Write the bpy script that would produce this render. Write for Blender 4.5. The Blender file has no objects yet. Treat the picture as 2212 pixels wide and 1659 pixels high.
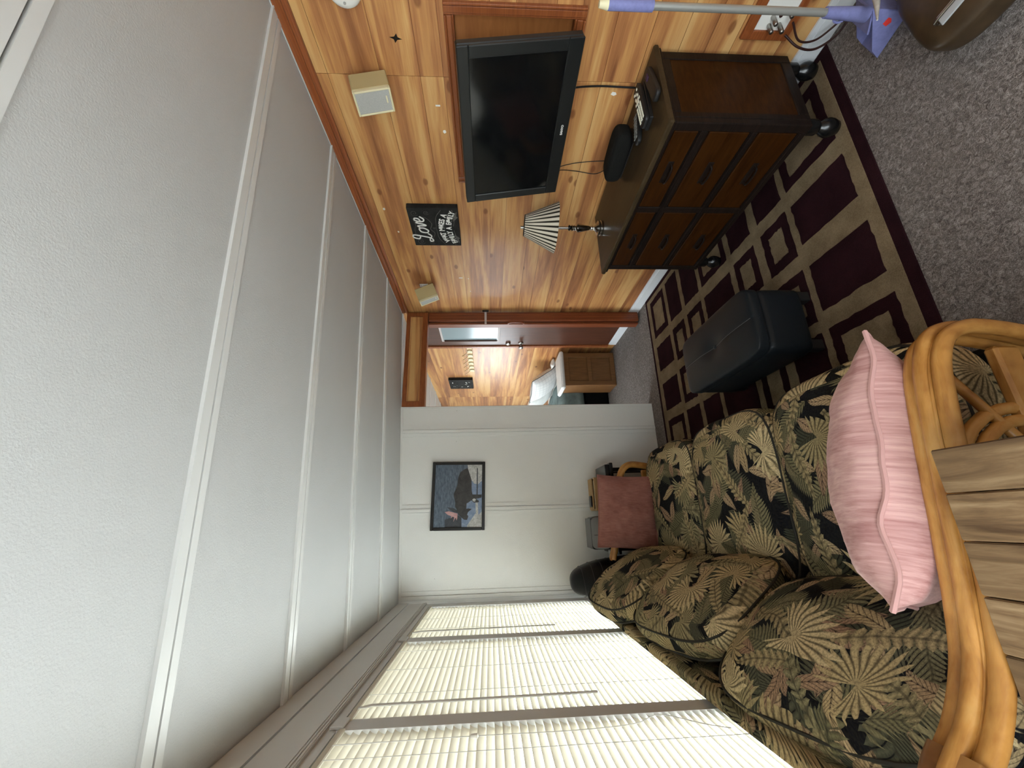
import bpy, math, random
from mathutils import Vector, Matrix, noise

random.seed(7)
SC = bpy.context.scene
COL = SC.collection
PI = math.pi

# ------------------------------------------------------------------ camera
# the phone was held sideways: the picture's left is the room's ceiling
CAM_H = 1.45
cam_d = bpy.data.cameras.new('camera')
cam_d.sensor_fit = 'HORIZONTAL'
cam_d.sensor_width = 36.0
cam_d.lens = 36.0 * 874.0 / 2212.0
cam_d.clip_start = 0.02
cam = bpy.data.objects.new('camera', cam_d)
COL.objects.link(cam)
fy = Vector((-46, 300.5, 874)).normalized()
fx = Vector((-80, -2556, 874))
fx = (fx - fy * fx.dot(fy)).normalized()
fz = fx.cross(fy)
cam.matrix_world = Matrix(((fx[0], -fx[1], -fx[2], 0.0),
                           (fy[0], -fy[1], -fy[2], 0.0),
                           (fz[0], -fz[1], -fz[2], CAM_H),
                           (0, 0, 0, 1)))
SC.camera = cam

# ------------------------------------------------------------------ sky, exposure
SKY = 1.0
world = bpy.data.worlds.new('sky')
SC.world = world
world.use_nodes = True
wn = world.node_tree.nodes
bg = wn['Background']
bg.inputs['Color'].default_value = (0.86, 0.95, 1.0, 1)
bg.inputs['Strength'].default_value = SKY
SC.view_settings.view_transform = 'Standard'
SC.view_settings.look = 'None'
SC.view_settings.gamma = 1.0
SC.view_settings.use_curve_mapping = False
SC.view_settings.exposure = 3.65

# ------------------------------------------------------------------ room numbers
WX = 1.90            # face of the wood wall
FY = 3.415           # face of the white wall
LX = -0.548          # inner face of the window wall
YB = -2.7            # wall behind the camera
YE = 6.9             # far end of the bedroom
CS = 0.0466          # the ceiling falls towards the windows
CA = 2.1696
def zc(x): return CA + CS * x

# ------------------------------------------------------------------ node helpers
class S:
    """a socket with arithmetic"""
    def __init__(self, nt, sock): self.nt, self.s = nt, sock
    def _m(self, op, *a):
        n = self.nt.nodes.new('ShaderNodeMath'); n.operation = op
        for i, v in enumerate((self,) + a):
            if isinstance(v, S): self.nt.links.new(v.s, n.inputs[i])
            else: n.inputs[i].default_value = float(v)
        return S(self.nt, n.outputs[0])
    def __add__(self, o): return self._m('ADD', o)
    __radd__ = __add__
    def __mul__(self, o): return self._m('MULTIPLY', o)
    __rmul__ = __mul__
    def __sub__(self, o): return self._m('SUBTRACT', o)
    def __rsub__(self, o): return (self * -1.0) + o
    def __truediv__(self, o): return self._m('DIVIDE', o)
    def sin(self): return self._m('SINE')
    def cos(self): return self._m('COSINE')
    def abs(self): return self._m('ABSOLUTE')
    def fract(self): return self._m('FRACT')
    def pow(self, e): return self._m('POWER', e)
    def sqrt(self): return self._m('SQRT')
    def atan2(self, o): return self._m('ARCTAN2', o)
    def lt(self, o): return self._m('LESS_THAN', o)
    def gt(self, o): return self._m('GREATER_THAN', o)
    def mx(self, o): return self._m('MAXIMUM', o)
    def mn(self, o): return self._m('MINIMUM', o)
    def step(self, a, b):
        n = self.nt.nodes.new('ShaderNodeMapRange'); n.interpolation_type = 'SMOOTHSTEP'
        self.nt.links.new(self.s, n.inputs['Value'])
        n.inputs['From Min'].default_value = a; n.inputs['From Max'].default_value = b
        return S(self.nt, n.outputs['Result'])

class M:
    """a material under construction"""
    def __init__(self, name, rough=0.6, spec=0.4, metal=0.0, color=None):
        self.m = bpy.data.materials.new(name); self.m.use_nodes = True
        self.nt = self.m.node_tree
        self.b = self.nt.nodes['Principled BSDF']
        self.b.inputs['Roughness'].default_value = rough
        self.b.inputs['Specular IOR Level'].default_value = spec
        self.b.inputs['Metallic'].default_value = metal
        if color: self.b.inputs['Base Color'].default_value = (*color, 1)
    def node(self, t, **kw):
        n = self.nt.nodes.new(t)
        for k, v in kw.items(): setattr(n, k, v)
        return n
    def link(self, a, b):
        self.nt.links.new(a.s if isinstance(a, S) else a, b)
    def coord(self, kind='Object'):
        return self.node('ShaderNodeTexCoord').outputs[kind]
    def xyz(self, v):
        n = self.node('ShaderNodeSeparateXYZ'); self.link(v, n.inputs[0])
        return [S(self.nt, o) for o in n.outputs]
    def vec(self, x, y, z=0.0):
        n = self.node('ShaderNodeCombineXYZ')
        for i, v in enumerate((x, y, z)):
            if isinstance(v, S): self.link(v, n.inputs[i])
            else: n.inputs[i].default_value = v
        return n.outputs[0]
    def scale(self, v, s, off=None):
        n = self.node('ShaderNodeMapping'); self.link(v, n.inputs['Vector'])
        n.inputs['Scale'].default_value = s
        if off: n.inputs['Location'].default_value = off
        return n.outputs[0]
    def noise(self, v, scale, detail=3, rough=0.5, dist=0.0):
        n = self.node('ShaderNodeTexNoise'); self.link(v, n.inputs['Vector'])
        n.inputs['Scale'].default_value = scale; n.inputs['Detail'].default_value = detail
        n.inputs['Roughness'].default_value = rough; n.inputs['Distortion'].default_value = dist
        return S(self.nt, n.outputs['Fac'])
    def ramp(self, f, stops):
        n = self.node('ShaderNodeValToRGB'); self.link(f, n.inputs[0])
        e = n.color_ramp.elements
        while len(e) < len(stops): e.new(0.5)
        for i, (p, c) in enumerate(stops):
            e[i].position = p; e[i].color = (*c, 1)
        return n.outputs[0]
    def mix(self, f, a, b, blend='MIX'):
        n = self.node('ShaderNodeMix', data_type='RGBA', blend_type=blend)
        for v, i in ((f, 0), (a, 6), (b, 7)):
            if isinstance(v, S): self.link(v, n.inputs[i])
            elif isinstance(v, tuple): n.inputs[i].default_value = (*v, 1)
            elif isinstance(v, (int, float)): n.inputs[i].default_value = v
            else: self.link(v, n.inputs[i])
        return n.outputs[2]
    def color(self, c): self.link(c, self.b.inputs['Base Color'])
    def bump(self, h, strength=0.3, dist=0.01):
        n = self.node('ShaderNodeBump'); self.link(h, n.inputs['Height'])
        n.inputs['Strength'].default_value = strength; n.inputs['Distance'].default_value = dist
        self.link(n.outputs[0], self.b.inputs['Normal'])
    def rnd(self):
        return S(self.nt, self.node('ShaderNodeObjectInfo').outputs['Random'])

MT = {}
def plain(name, color, rough=0.6, spec=0.4, metal=0.0, vary=0.0, vs=8.0):
    m = M(name, rough, spec, metal, color)
    if vary:
        n = m.noise(m.coord(), vs, 4, 0.6)
        lo = tuple(c * (1 - vary) for c in color); hi = tuple(min(1, c * (1 + vary)) for c in color)
        m.color(m.ramp(n, [(0.3, lo), (0.7, hi)]))
    MT[name] = m.m
    return m

# ------------------------------------------------------------------ materials of the room
def paint(name, color, bscale, bstr, rough=0.55):
    m = M(name, rough, 0.3, 0, color)
    co = m.coord()
    m.color(m.ramp(m.noise(co, 3.0, 3), [(0.3, tuple(c * 0.97 for c in color)), (0.7, color)]))
    m.bump(m.noise(co, bscale, 3, 0.6), bstr, 0.003)
    MT[name] = m.m
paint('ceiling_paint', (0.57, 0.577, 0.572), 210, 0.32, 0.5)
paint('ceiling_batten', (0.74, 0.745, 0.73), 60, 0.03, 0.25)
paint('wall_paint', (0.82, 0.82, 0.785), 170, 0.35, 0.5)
paint('white_trim', (0.78, 0.80, 0.82), 40, 0.05, 0.4)
paint('window_white', (0.66, 0.66, 0.635), 40, 0.03, 0.4)
plain('groove', (0.02, 0.02, 0.02), 0.9, 0.1)

def plank_wood(name, tone=1.0, gloss=0.34, along='y'):
    m = M(name, gloss, 0.36)
    x, y, z = m.xyz(m.coord())
    r = m.rnd() * 61.0
    a, c = (y, z) if along == 'y' else (x, y)
    if along == 'x': a, c = x, z
    if along == 'z': a, c = z, x + y
    v = m.vec(a * 0.42 + r, c * 6.0 + r * 0.37, r)
    big = m.noise(v, 1.25, 3.2, 0.55, 0.9)
    v2 = m.vec(a * 1.6 + r, c * 26.0, r)
    mid = m.noise(v2, 1.4, 3, 0.6, 0.6)
    v3 = m.vec(a * 8.0, c * 190.0, r)
    fine = m.noise(v3, 1.0, 2, 0.6)
    f = big * 0.74 + mid * 0.24 + (fine - 0.5) * 0.09
    t = tone
    colr = m.ramp(f, [(0.385, (0.60 * t, 0.352 * t, 0.140 * t)), (0.47, (0.51 * t, 0.252 * t, 0.088 * t)),
                      (0.545, (0.37 * t, 0.155 * t, 0.058 * t)), (0.65, (0.215 * t, 0.080 * t, 0.032 * t))])
    # knots
    vo = m.node('ShaderNodeTexVoronoi', voronoi_dimensions='2D')
    m.link(m.vec(a * 2.7 + r * 3.1, c * 5.2 + r * 1.7), vo.inputs['Vector'])
    vo.inputs['Scale'].default_value = 1.0
    rr = S(m.nt, vo.outputs['Distance'])
    cell = m.xyz(vo.outputs['Color'])[0]
    ring = (rr + (mid - 0.5) * 0.08)
    knot = (ring * -1.0 + 0.095).step(0.0, 0.05) * cell.gt(0.70)
    colr = m.mix(knot * 0.75, colr, (0.17 * t, 0.055 * t, 0.02 * t))
    m.color(colr)
    m.bump(fine, 0.05, 0.002)
    MT[name] = m.m
plank_wood('wall_plank', 1.10, 0.32)
plank_wood('header_plank', 1.10, 0.32, 'x')
plank_wood('oak', 0.50, 0.5, 'z')

def trim_wood(name, c1, c2, rough, sc=(6, 1.0, 60)):
    m = M(name, rough, 0.10 if 'dresser' in name else 0.45)
    n = m.noise(m.scale(m.coord(), sc), 2.2, 4, 0.6, 0.4)
    m.color(m.ramp(n, [(0.32, c1), (0.68, c2)]))
    MT[name] = m.m
trim_wood('trim_brown', (0.20, 0.050, 0.014), (0.33, 0.098, 0.028), 0.35)
trim_wood('niche_panel', (0.36, 0.125, 0.034), (0.46, 0.175, 0.050), 0.4, (20, 3, 20))
trim_wood('accordion_brown', (0.15, 0.034, 0.012), (0.24, 0.062, 0.020), 0.32, (40, 40, 1.5))
trim_wood('door_brown', (0.060, 0.021, 0.012), (0.105, 0.036, 0.019), 0.34, (30, 30, 2))
trim_wood('dresser_black', (0.008, 0.006, 0.005), (0.020, 0.012, 0.009), 0.35)
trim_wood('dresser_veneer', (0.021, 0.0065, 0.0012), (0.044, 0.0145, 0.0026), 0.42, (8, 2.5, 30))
trim_wood('dresser_top', (0.042, 0.028, 0.014), (0.062, 0.040, 0.020), 0.30, (30, 1.5, 10))  # lighter than the veneer: the top's glossy sheen is put into its colour
trim_wood('oak_frame', (0.14, 0.060, 0.018), (0.21, 0.095, 0.030), 0.5, (30, 30, 3))
trim_wood('oak_panel', (0.14, 0.060, 0.018), (0.21, 0.095, 0.030), 0.5, (30, 30, 3))
trim_wood('crate_wood', (0.30, 0.18, 0.07), (0.44, 0.29, 0.13), 0.6, (5, 40, 40))

def weathered(name):
    m = M(name, 0.6, 0.3)
    x, y, z = m.xyz(m.coord()); r = m.rnd() * 31.0
    n = m.noise(m.vec(x * 34.0 + r, y * 3.0 + r, z * 30.0), 1.5, 5, 0.65, 0.6)
    k = m.noise(m.vec(x * 9.0 + r, y * 2.0 + r, 0), 1.2, 3, 0.6, 0.8)
    f = n * 0.6 + k * 0.4
    c = m.ramp(f, [(0.38, (0.065, 0.033, 0.014)), (0.5, (0.175, 0.104, 0.048)), (0.62, (0.30, 0.20, 0.105))])
    c = m.mix(r.fract() * 0.55, c, (0.125, 0.075, 0.035))
    m.color(c); m.bump(n, 0.25, 0.003)
    MT[name] = m.m
weathered('table_plank')

def carpet():
    m = M('carpet', 0.95, 0.05)
    co = m.coord()
    f = m.noise(co, 70, 3, 0.7, 1.2); g = m.noise(co, 320, 2, 0.7); b = m.noise(co, 3.5, 3, 0.6)
    h = f * 0.6 + g * 0.4
    c = m.ramp(h, [(0.36, (0.085, 0.072, 0.064)), (0.5, (0.225, 0.195, 0.178)), (0.64, (0.46, 0.415, 0.385))])
    c = m.mix(b.step(0.35, 0.7) * 0.35, c, (0.18, 0.150, 0.128))
    m.color(c); m.bump(h, 1.0, 0.012)
    MT['carpet'] = m.m
carpet()
def pile(name, lo, hi):
    m = M(name, 0.95, 0.05)
    co = m.coord(); f = m.noise(co, 260, 3, 0.7); b = m.noise(co, 7, 3, 0.6)
    m.color(m.ramp(f * 0.5 + b * 0.5, [(0.38, lo), (0.62, hi)])); m.bump(f, 0.7, 0.005)
    MT[name] = m.m
pile('rug_tan', (0.150, 0.108, 0.062), (0.275, 0.205, 0.125))
pile('rug_wine', (0.016, 0.0055, 0.0075), (0.030, 0.010, 0.013))

# ------------------------------------------------------------------ tropical fabric
def tropical():
    m = M('tropical_fabric', 0.9, 0.06)
    uv = m.coord('UV')
    u0, v0, _ = m.xyz(uv)
    w1 = m.noise(uv, 4.0, 2); w2 = m.noise(m.scale(uv, (1, 1, 1), (7, 3, 0)), 4.0, 2)
    u = u0 + (w1 - 0.5) * 0.10; v = v0 + (w2 - 0.5) * 0.10
    grain = m.noise(uv, 60, 3, 0.6)
    col = m.ramp(grain, [(0.3, (0.0045, 0.005, 0.007)), (0.7, (0.012, 0.013, 0.016))])
    def cells(scale, ox, oy, rnd=0.85):
        n = m.node('ShaderNodeTexVoronoi', voronoi_dimensions='2D')
        vv = m.vec(u + ox, v + oy)
        m.link(vv, n.inputs['Vector']); n.inputs['Scale'].default_value = scale
        n.inputs['Randomness'].default_value = rnd
        px, py, _z = m.xyz(n.outputs['Position'])
        cr, cg, cb = m.xyz(n.outputs['Color'])
        dx = (u + ox - px) * scale; dy = (v + oy - py) * scale
        return dx, dy, cr, cg, cb
    def local(dx, dy, ang):
        c, s = ang.cos(), ang.sin()
        return dx * c + dy * s, dy * c - dx * s
    def frond(col, scale, ox, oy, A, B, L=0.62, W=0.26, freq=15.0, slant=0.9):
        dx, dy, cr, cg, cb = cells(scale, ox, oy)
        a, b = local(dx, dy, cr * 6.283)
        ab = b.abs()
        prof = (a * a) * (-1.0 / (L * L)) + 1.0
        teeth = ((a - ab * slant) * freq).fract()
        tip = (teeth - 0.5).abs() * 2.0
        edge = prof * W - ab - tip * (ab * 0.55)
        mask = edge.step(0.0, 0.012) * (1.0 - (tip - 0.80).step(0.0, 0.10) * ab.step(0.01, 0.05))
        sh = (1.0 - tip * 0.70) * (1.0 - (0.016 - ab).step(0.0, 0.01) * 0.5)
        c = m.mix(cg, A, B)
        c = m.mix(1.0 - sh, c, (0.03, 0.028, 0.02))
        return m.mix(mask, col, c)
    def leaf(col, scale, ox, oy, A, B, L=0.5, W=0.16, thr=0.0):
        dx, dy, cr, cg, cb = cells(scale, ox, oy)
        a, b = local(dx, dy, cr * 6.283)
        ab = b.abs()
        prof = (a * a) * (-1.0 / (L * L)) + 1.0
        edge = prof * W - ab
        mask = edge.step(0.0, 0.012)
        if thr: mask = mask * cb.gt(thr)
        vein = ((a - ab * 1.4) * 9.0).fract()
        vd = (vein - 0.5).abs() * 2.0
        sh = vd.step(0.55, 1.0) * 0.65 + (0.022 - ab).step(0.0, 0.015) * 0.6 + (1.0 - (edge / W).step(0.0, 0.5)) * 0.25
        c = m.mix(cg, A, B)
        c = m.mix(sh, c, (0.045, 0.030, 0.022))
        return m.mix(mask, col, c)
    def fan(col, scale, ox, oy, A, B, n=22.0, R=0.52, thr=0.3):
        dx, dy, cr, cg, cb = cells(scale, ox, oy)
        a, b = local(dx, dy, cr * 6.283)
        r = (dx * dx + dy * dy).sqrt()
        ang = b.atan2(a)
        t = ((ang * (n / 6.2832)).fract() - 0.5).abs() * 2.0
        lim = (ang.abs() * -0.10 + 1.0) * R
        q = r / lim
        edge = (1.0 - q) * 2.6 - t
        mask = edge.step(0.0, 0.12) * cb.gt(thr) * (2.55 - ang.abs()).step(0.0, 0.05)
        sh = t.step(0.30, 0.95) * 0.80 * q.step(0.03, 0.25) + (1.0 - q.step(0.0, 0.25)) * 0.25
        c = m.mix(cg, A, B)
        c = m.mix(sh, c, (0.040, 0.032, 0.018))
        return m.mix(mask, col, c)
    OL1, OL2 = (0.19, 0.172, 0.090), (0.30, 0.26, 0.14)
    BE1, BE2 = (0.52, 0.39, 0.20), (0.66, 0.53, 0.30)
    RO1, RO2 = (0.37, 0.23, 0.145), (0.52, 0.385, 0.22)
    DK1, DK2 = (0.065, 0.070, 0.046), (0.135, 0.130, 0.080)
    col = frond(col, 5.5, 0.3, 1.7, DK1, DK2, 0.7, 0.34, 13.0)
    col = leaf(col, 8.0, 4.1, 2.2, RO1, RO2, 0.52, 0.17)
    col = frond(col, 4.6, 9.7, 5.1, OL1, OL2, 0.72, 0.26, 14.0)
    col = leaf(col, 7.0, 1.3, 8.8, RO1, BE1, 0.55, 0.16, 0.35)
    col = fan(col, 4.4, 6.2, 3.9, OL2, BE1, 24.0, 0.60, 0.35)
    col = frond(col, 4.2, 2.7, 6.6, BE1, OL2, 0.75, 0.13, 9.0, 0.6)
    col = fan(col, 4.0, 8.4, 0.6, BE1, BE2, 26.0, 0.58, 0.40)
    fine = m.noise(m.scale(uv, (1, 1, 1), (2, 5, 0)), 150, 3, 0.7)
    col = m.mix(fine.step(0.42, 0.62) * 0.42, col, (0.030, 0.026, 0.018))
    m.color(col)
    m.bump(m.noise(uv, 500, 2), 0.15, 0.002)
    MT['tropical_fabric'] = m.m
tropical()

def velvet(name, lo, hi, sheen):
    m = M(name, 0.8, 0.15)
    uv = m.coord('UV')
    u, v, _ = m.xyz(uv)
    f = m.noise(m.vec(u * 130.0, v * 22.0), 1.0, 4, 0.65); g = m.noise(uv, 9, 3, 0.6)
    m.color(m.ramp(f * 0.55 + g * 0.45, [(0.36, lo), (0.64, hi)]))
    m.b.inputs['Sheen Weight'].default_value = 0.5
    m.b.inputs['Sheen Tint'].default_value = (*sheen, 1)
    m.b.inputs['Sheen Roughness'].default_value = 0.4
    m.bump(f, 0.25, 0.003)
    MT[name] = m.m
velvet('pink_velvet', (0.35, 0.160, 0.150), (0.64, 0.395, 0.36), (0.9, 0.65, 0.6))
velvet('rose_velvet', (0.22, 0.085, 0.066), (0.34, 0.155, 0.122), (0.8, 0.5, 0.45))

def rattan():
    m = M('rattan', 0.27, 0.5)
    co = m.coord()
    n = m.noise(m.scale(co, (5, 26, 5)), 2.0, 4, 0.6, 0.5)
    b = m.noise(co, 7.0, 3, 0.6)
    m.color(m.ramp(n * 0.45 + b * 0.55, [(0.36, (0.27, 0.105, 0.020)), (0.52, (0.47, 0.225, 0.055)), (0.66, (0.58, 0.33, 0.105))]))
    MT['rattan'] = m.m
rattan()
def binding():
    m = M('rattan_binding', 0.35, 0.4)
    x, y, z = m.xyz(m.coord())
    n = m.noise(m.vec(y * 16.0, (x * 0.7 + z * 0.7) * 240.0, 0), 1.0, 2, 0.5)
    m.color(m.ramp(n, [(0.35, (0.17, 0.065, 0.016)), (0.65, (0.34, 0.16, 0.045))]))
    m.bump(n, 0.5, 0.003)
    MT['rattan_binding'] = m.m
binding()

def leather(name, c, rough):
    m = M(name, rough, 0.2, 0, c)
    m.bump(m.noise(m.coord(), 240, 3, 0.6), 0.18, 0.002)
    MT[name] = m.m
leather('navy_leather', (0.0105, 0.0135, 0.0165), 0.42)
leather('black_leather', (0.009, 0.009, 0.010), 0.35)

plain('tv_black', (0.011, 0.012, 0.012), 0.38, 0.4)
plain('tv_screen', (0.004, 0.0045, 0.005), 0.10, 0.5)
plain('gloss_black', (0.006, 0.006, 0.006), 0.25, 0.5)
plain('black_plastic', (0.012, 0.012, 0.012), 0.5, 0.4)
plain('black_cloth', (0.010, 0.010, 0.009), 0.95, 0.1, vary=0.5, vs=500)
plain('cream_plastic', (0.52, 0.42, 0.215), 0.5, 0.3)
plain('cream_light', (0.72, 0.65, 0.42), 0.5, 0.3)
plain('grille_grey', (0.42, 0.41, 0.38), 0.8, 0.2, vary=0.18, vs=420)
plain('white_plastic', (0.80, 0.79, 0.74), 0.4, 0.4)
plain('white_paper', (0.80, 0.78, 0.72), 0.7, 0.2)
plain('chrome', (0.55, 0.54, 0.52), 0.12, 0.5, 1.0)
plain('brushed_metal', (0.36, 0.345, 0.32), 0.30, 0.5, 1.0)
plain('pole_grey', (0.40, 0.40, 0.37), 0.38, 0.5, 0.55)
plain('lavender', (0.195, 0.205, 0.42), 0.55, 0.3, vary=0.12, vs=60)
plain('red_mark', (0.75, 0.05, 0.04), 0.5, 0.3)
plain('grey_cloth', (0.42, 0.40, 0.36), 0.9, 0.1, vary=0.2, vs=30)
plain('brown_plastic', (0.055, 0.034, 0.017), 0.35, 0.4, vary=0.25, vs=18)
plain('cord_brown', (0.035, 0.012, 0.010), 0.5, 0.3)
plain('cord_black', (0.008, 0.008, 0.008), 0.5, 0.3)
plain('device_grey', (0.125, 0.125, 0.125), 0.45, 0.4)
plain('device_light', (0.20, 0.20, 0.195), 0.45, 0.4)
plain('clear_grey', (0.42, 0.43, 0.44), 0.2, 0.5)
plain('button_white', (0.82, 0.82, 0.68), 0.5, 0.3)
plain('button_grey', (0.20, 0.21, 0.20), 0.5, 0.3)
plain('key_purple', (0.06, 0.03, 0.10), 0.5, 0.3)
plain('chalk_black', (0.017, 0.016, 0.015), 0.8, 0.2, vary=0.4, vs=25)
plain('chalk_white', (0.82, 0.80, 0.76), 0.8, 0.2)
plain('chalk_grey', (0.115, 0.11, 0.10), 0.8, 0.2, vary=0.4, vs=90)
plain('frame_black', (0.010, 0.009, 0.008), 0.35, 0.4)
plain('bed_white', (0.74, 0.73, 0.70), 0.85, 0.1, vary=0.06, vs=30)
plain('bed_teal', (0.155, 0.200, 0.195), 0.9, 0.15, vary=0.35, vs=9)
plain('bed_black', (0.004, 0.004, 0.004), 0.8, 0.1)
plain('piping_dark', (0.035, 0.033, 0.026), 0.8, 0.2)
plain('piping_grey', (0.10, 0.10, 0.10), 0.8, 0.2)
plain('gold', (0.80, 0.60, 0.36), 0.3, 0.5, 0.6)
plain('strap', (0.60, 0.54, 0.52), 0.6, 0.3)
plain('knot_dark', (0.012, 0.008, 0.005), 0.7, 0.2)
plain('outside_ground', (0.72, 0.72, 0.70), 0.9, 0.1, vary=0.15, vs=0.8)
plain('cord_white', (0.60, 0.59, 0.56), 0.6, 0.2)

def glass():
    m = M('window_glass'); nt = m.nt
    t = m.node('ShaderNodeBsdfTransparent'); g = m.node('ShaderNodeBsdfGlossy')
    g.inputs['Roughness'].default_value = 0.02
    mx = m.node('ShaderNodeMixShader'); mx.inputs[0].default_value = 0.05
    nt.links.new(t.outputs[0], mx.inputs[1]); nt.links.new(g.outputs[0], mx.inputs[2])
    nt.links.new(mx.outputs[0], nt.nodes['Material Output'].inputs[0])
    MT['window_glass'] = m.m
glass()
def slat_mat():
    m = M('blind_slat'); nt = m.nt
    d = m.node('ShaderNodeBsdfDiffuse'); d.inputs[0].default_value = (0.72, 0.685, 0.58, 1)
    t = m.node('ShaderNodeBsdfTranslucent'); t.inputs[0].default_value = (0.86, 0.80, 0.64, 1)
    mx = m.node('ShaderNodeMixShader'); mx.inputs[0].default_value = 0.055
    nt.links.new(d.outputs[0], mx.inputs[1]); nt.links.new(t.outputs[0], mx.inputs[2])
    nt.links.new(mx.outputs[0], nt.nodes['Material Output'].inputs[0])
    MT['blind_slat'] = m.m
slat_mat()
def frosted():
    m = M('door_glass', 0.18, 0.5, 0, (0.27, 0.33, 0.35)); MT['door_glass'] = m.m
frosted()
def shade_mat():
    m = M('striped_shade', 0.85, 0.1)
    u, v, _ = m.xyz(m.coord('UV'))
    s = ((u * 31.0).fract() - 0.5).abs() * 2.0
    m.color(m.mix(s.step(0.52, 0.64), (0.66, 0.59, 0.48), (0.030, 0.026, 0.018)))
    MT['striped_shade'] = m.m
shade_mat()
def check_pillow():
    m = M('checked_white', 0.85, 0.1)
    u, v, _ = m.xyz(m.coord('UV'))
    s = (((u * 22.0).fract() - 0.5).abs() * 2.0).step(0.86, 0.95).mx((((v * 22.0).fract() - 0.5).abs() * 2.0).step(0.86, 0.95))
    m.color(m.mix(s * 0.55, (0.72, 0.71, 0.69), (0.40, 0.41, 0.42)))
    MT['checked_white'] = m.m
check_pillow()
def picture_mats():
    m = M('print_sky', 0.35, 0.4)
    x, y, z = m.xyz(m.coord())
    n = m.noise(m.vec(x * 26.0, 0.0, z * 90.0), 1.0, 4, 0.6, 0.5)
    c = m.ramp(n, [(0.35, (0.060, 0.085, 0.12)), (0.65, (0.15, 0.19, 0.24))])
    n2 = m.noise(m.vec(x * 10.0, 3.0, z * 40.0), 1.0, 3, 0.6)
    band = ((z - 1.845 + (n2 - 0.5) * 0.02).abs() * -1.0 + 0.035).step(0.0, 0.03)
    c = m.mix(band, c, (0.33, 0.30, 0.33))
    top = (z + (n2 - 0.5) * 0.05).step(1.86, 1.90)
    c = m.mix(top * 0.6, c, (0.16, 0.17, 0.16))
    m.color(c); MT['print_sky'] = m.m
    for nm, a, b, s in (('print_moose', (0.020, 0.019, 0.018), (0.055, 0.052, 0.050), 30), ('print_pink', (0.50, 0.27, 0.27), (0.66, 0.40, 0.38), 60),
                        ('print_water', (0.15, 0.21, 0.33), (0.27, 0.34, 0.46), 40), ('print_pale', (0.36, 0.36, 0.34), (0.62, 0.62, 0.60), 45),
                        ('print_dark', (0.030, 0.036, 0.045), (0.055, 0.06, 0.07), 30)):
        m = M(nm, 0.35, 0.4)
        m.color(m.ramp(m.noise(m.coord(), s, 4, 0.65, 0.8), [(0.35, a), (0.65, b)])); MT[nm] = m.m
picture_mats()

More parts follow.
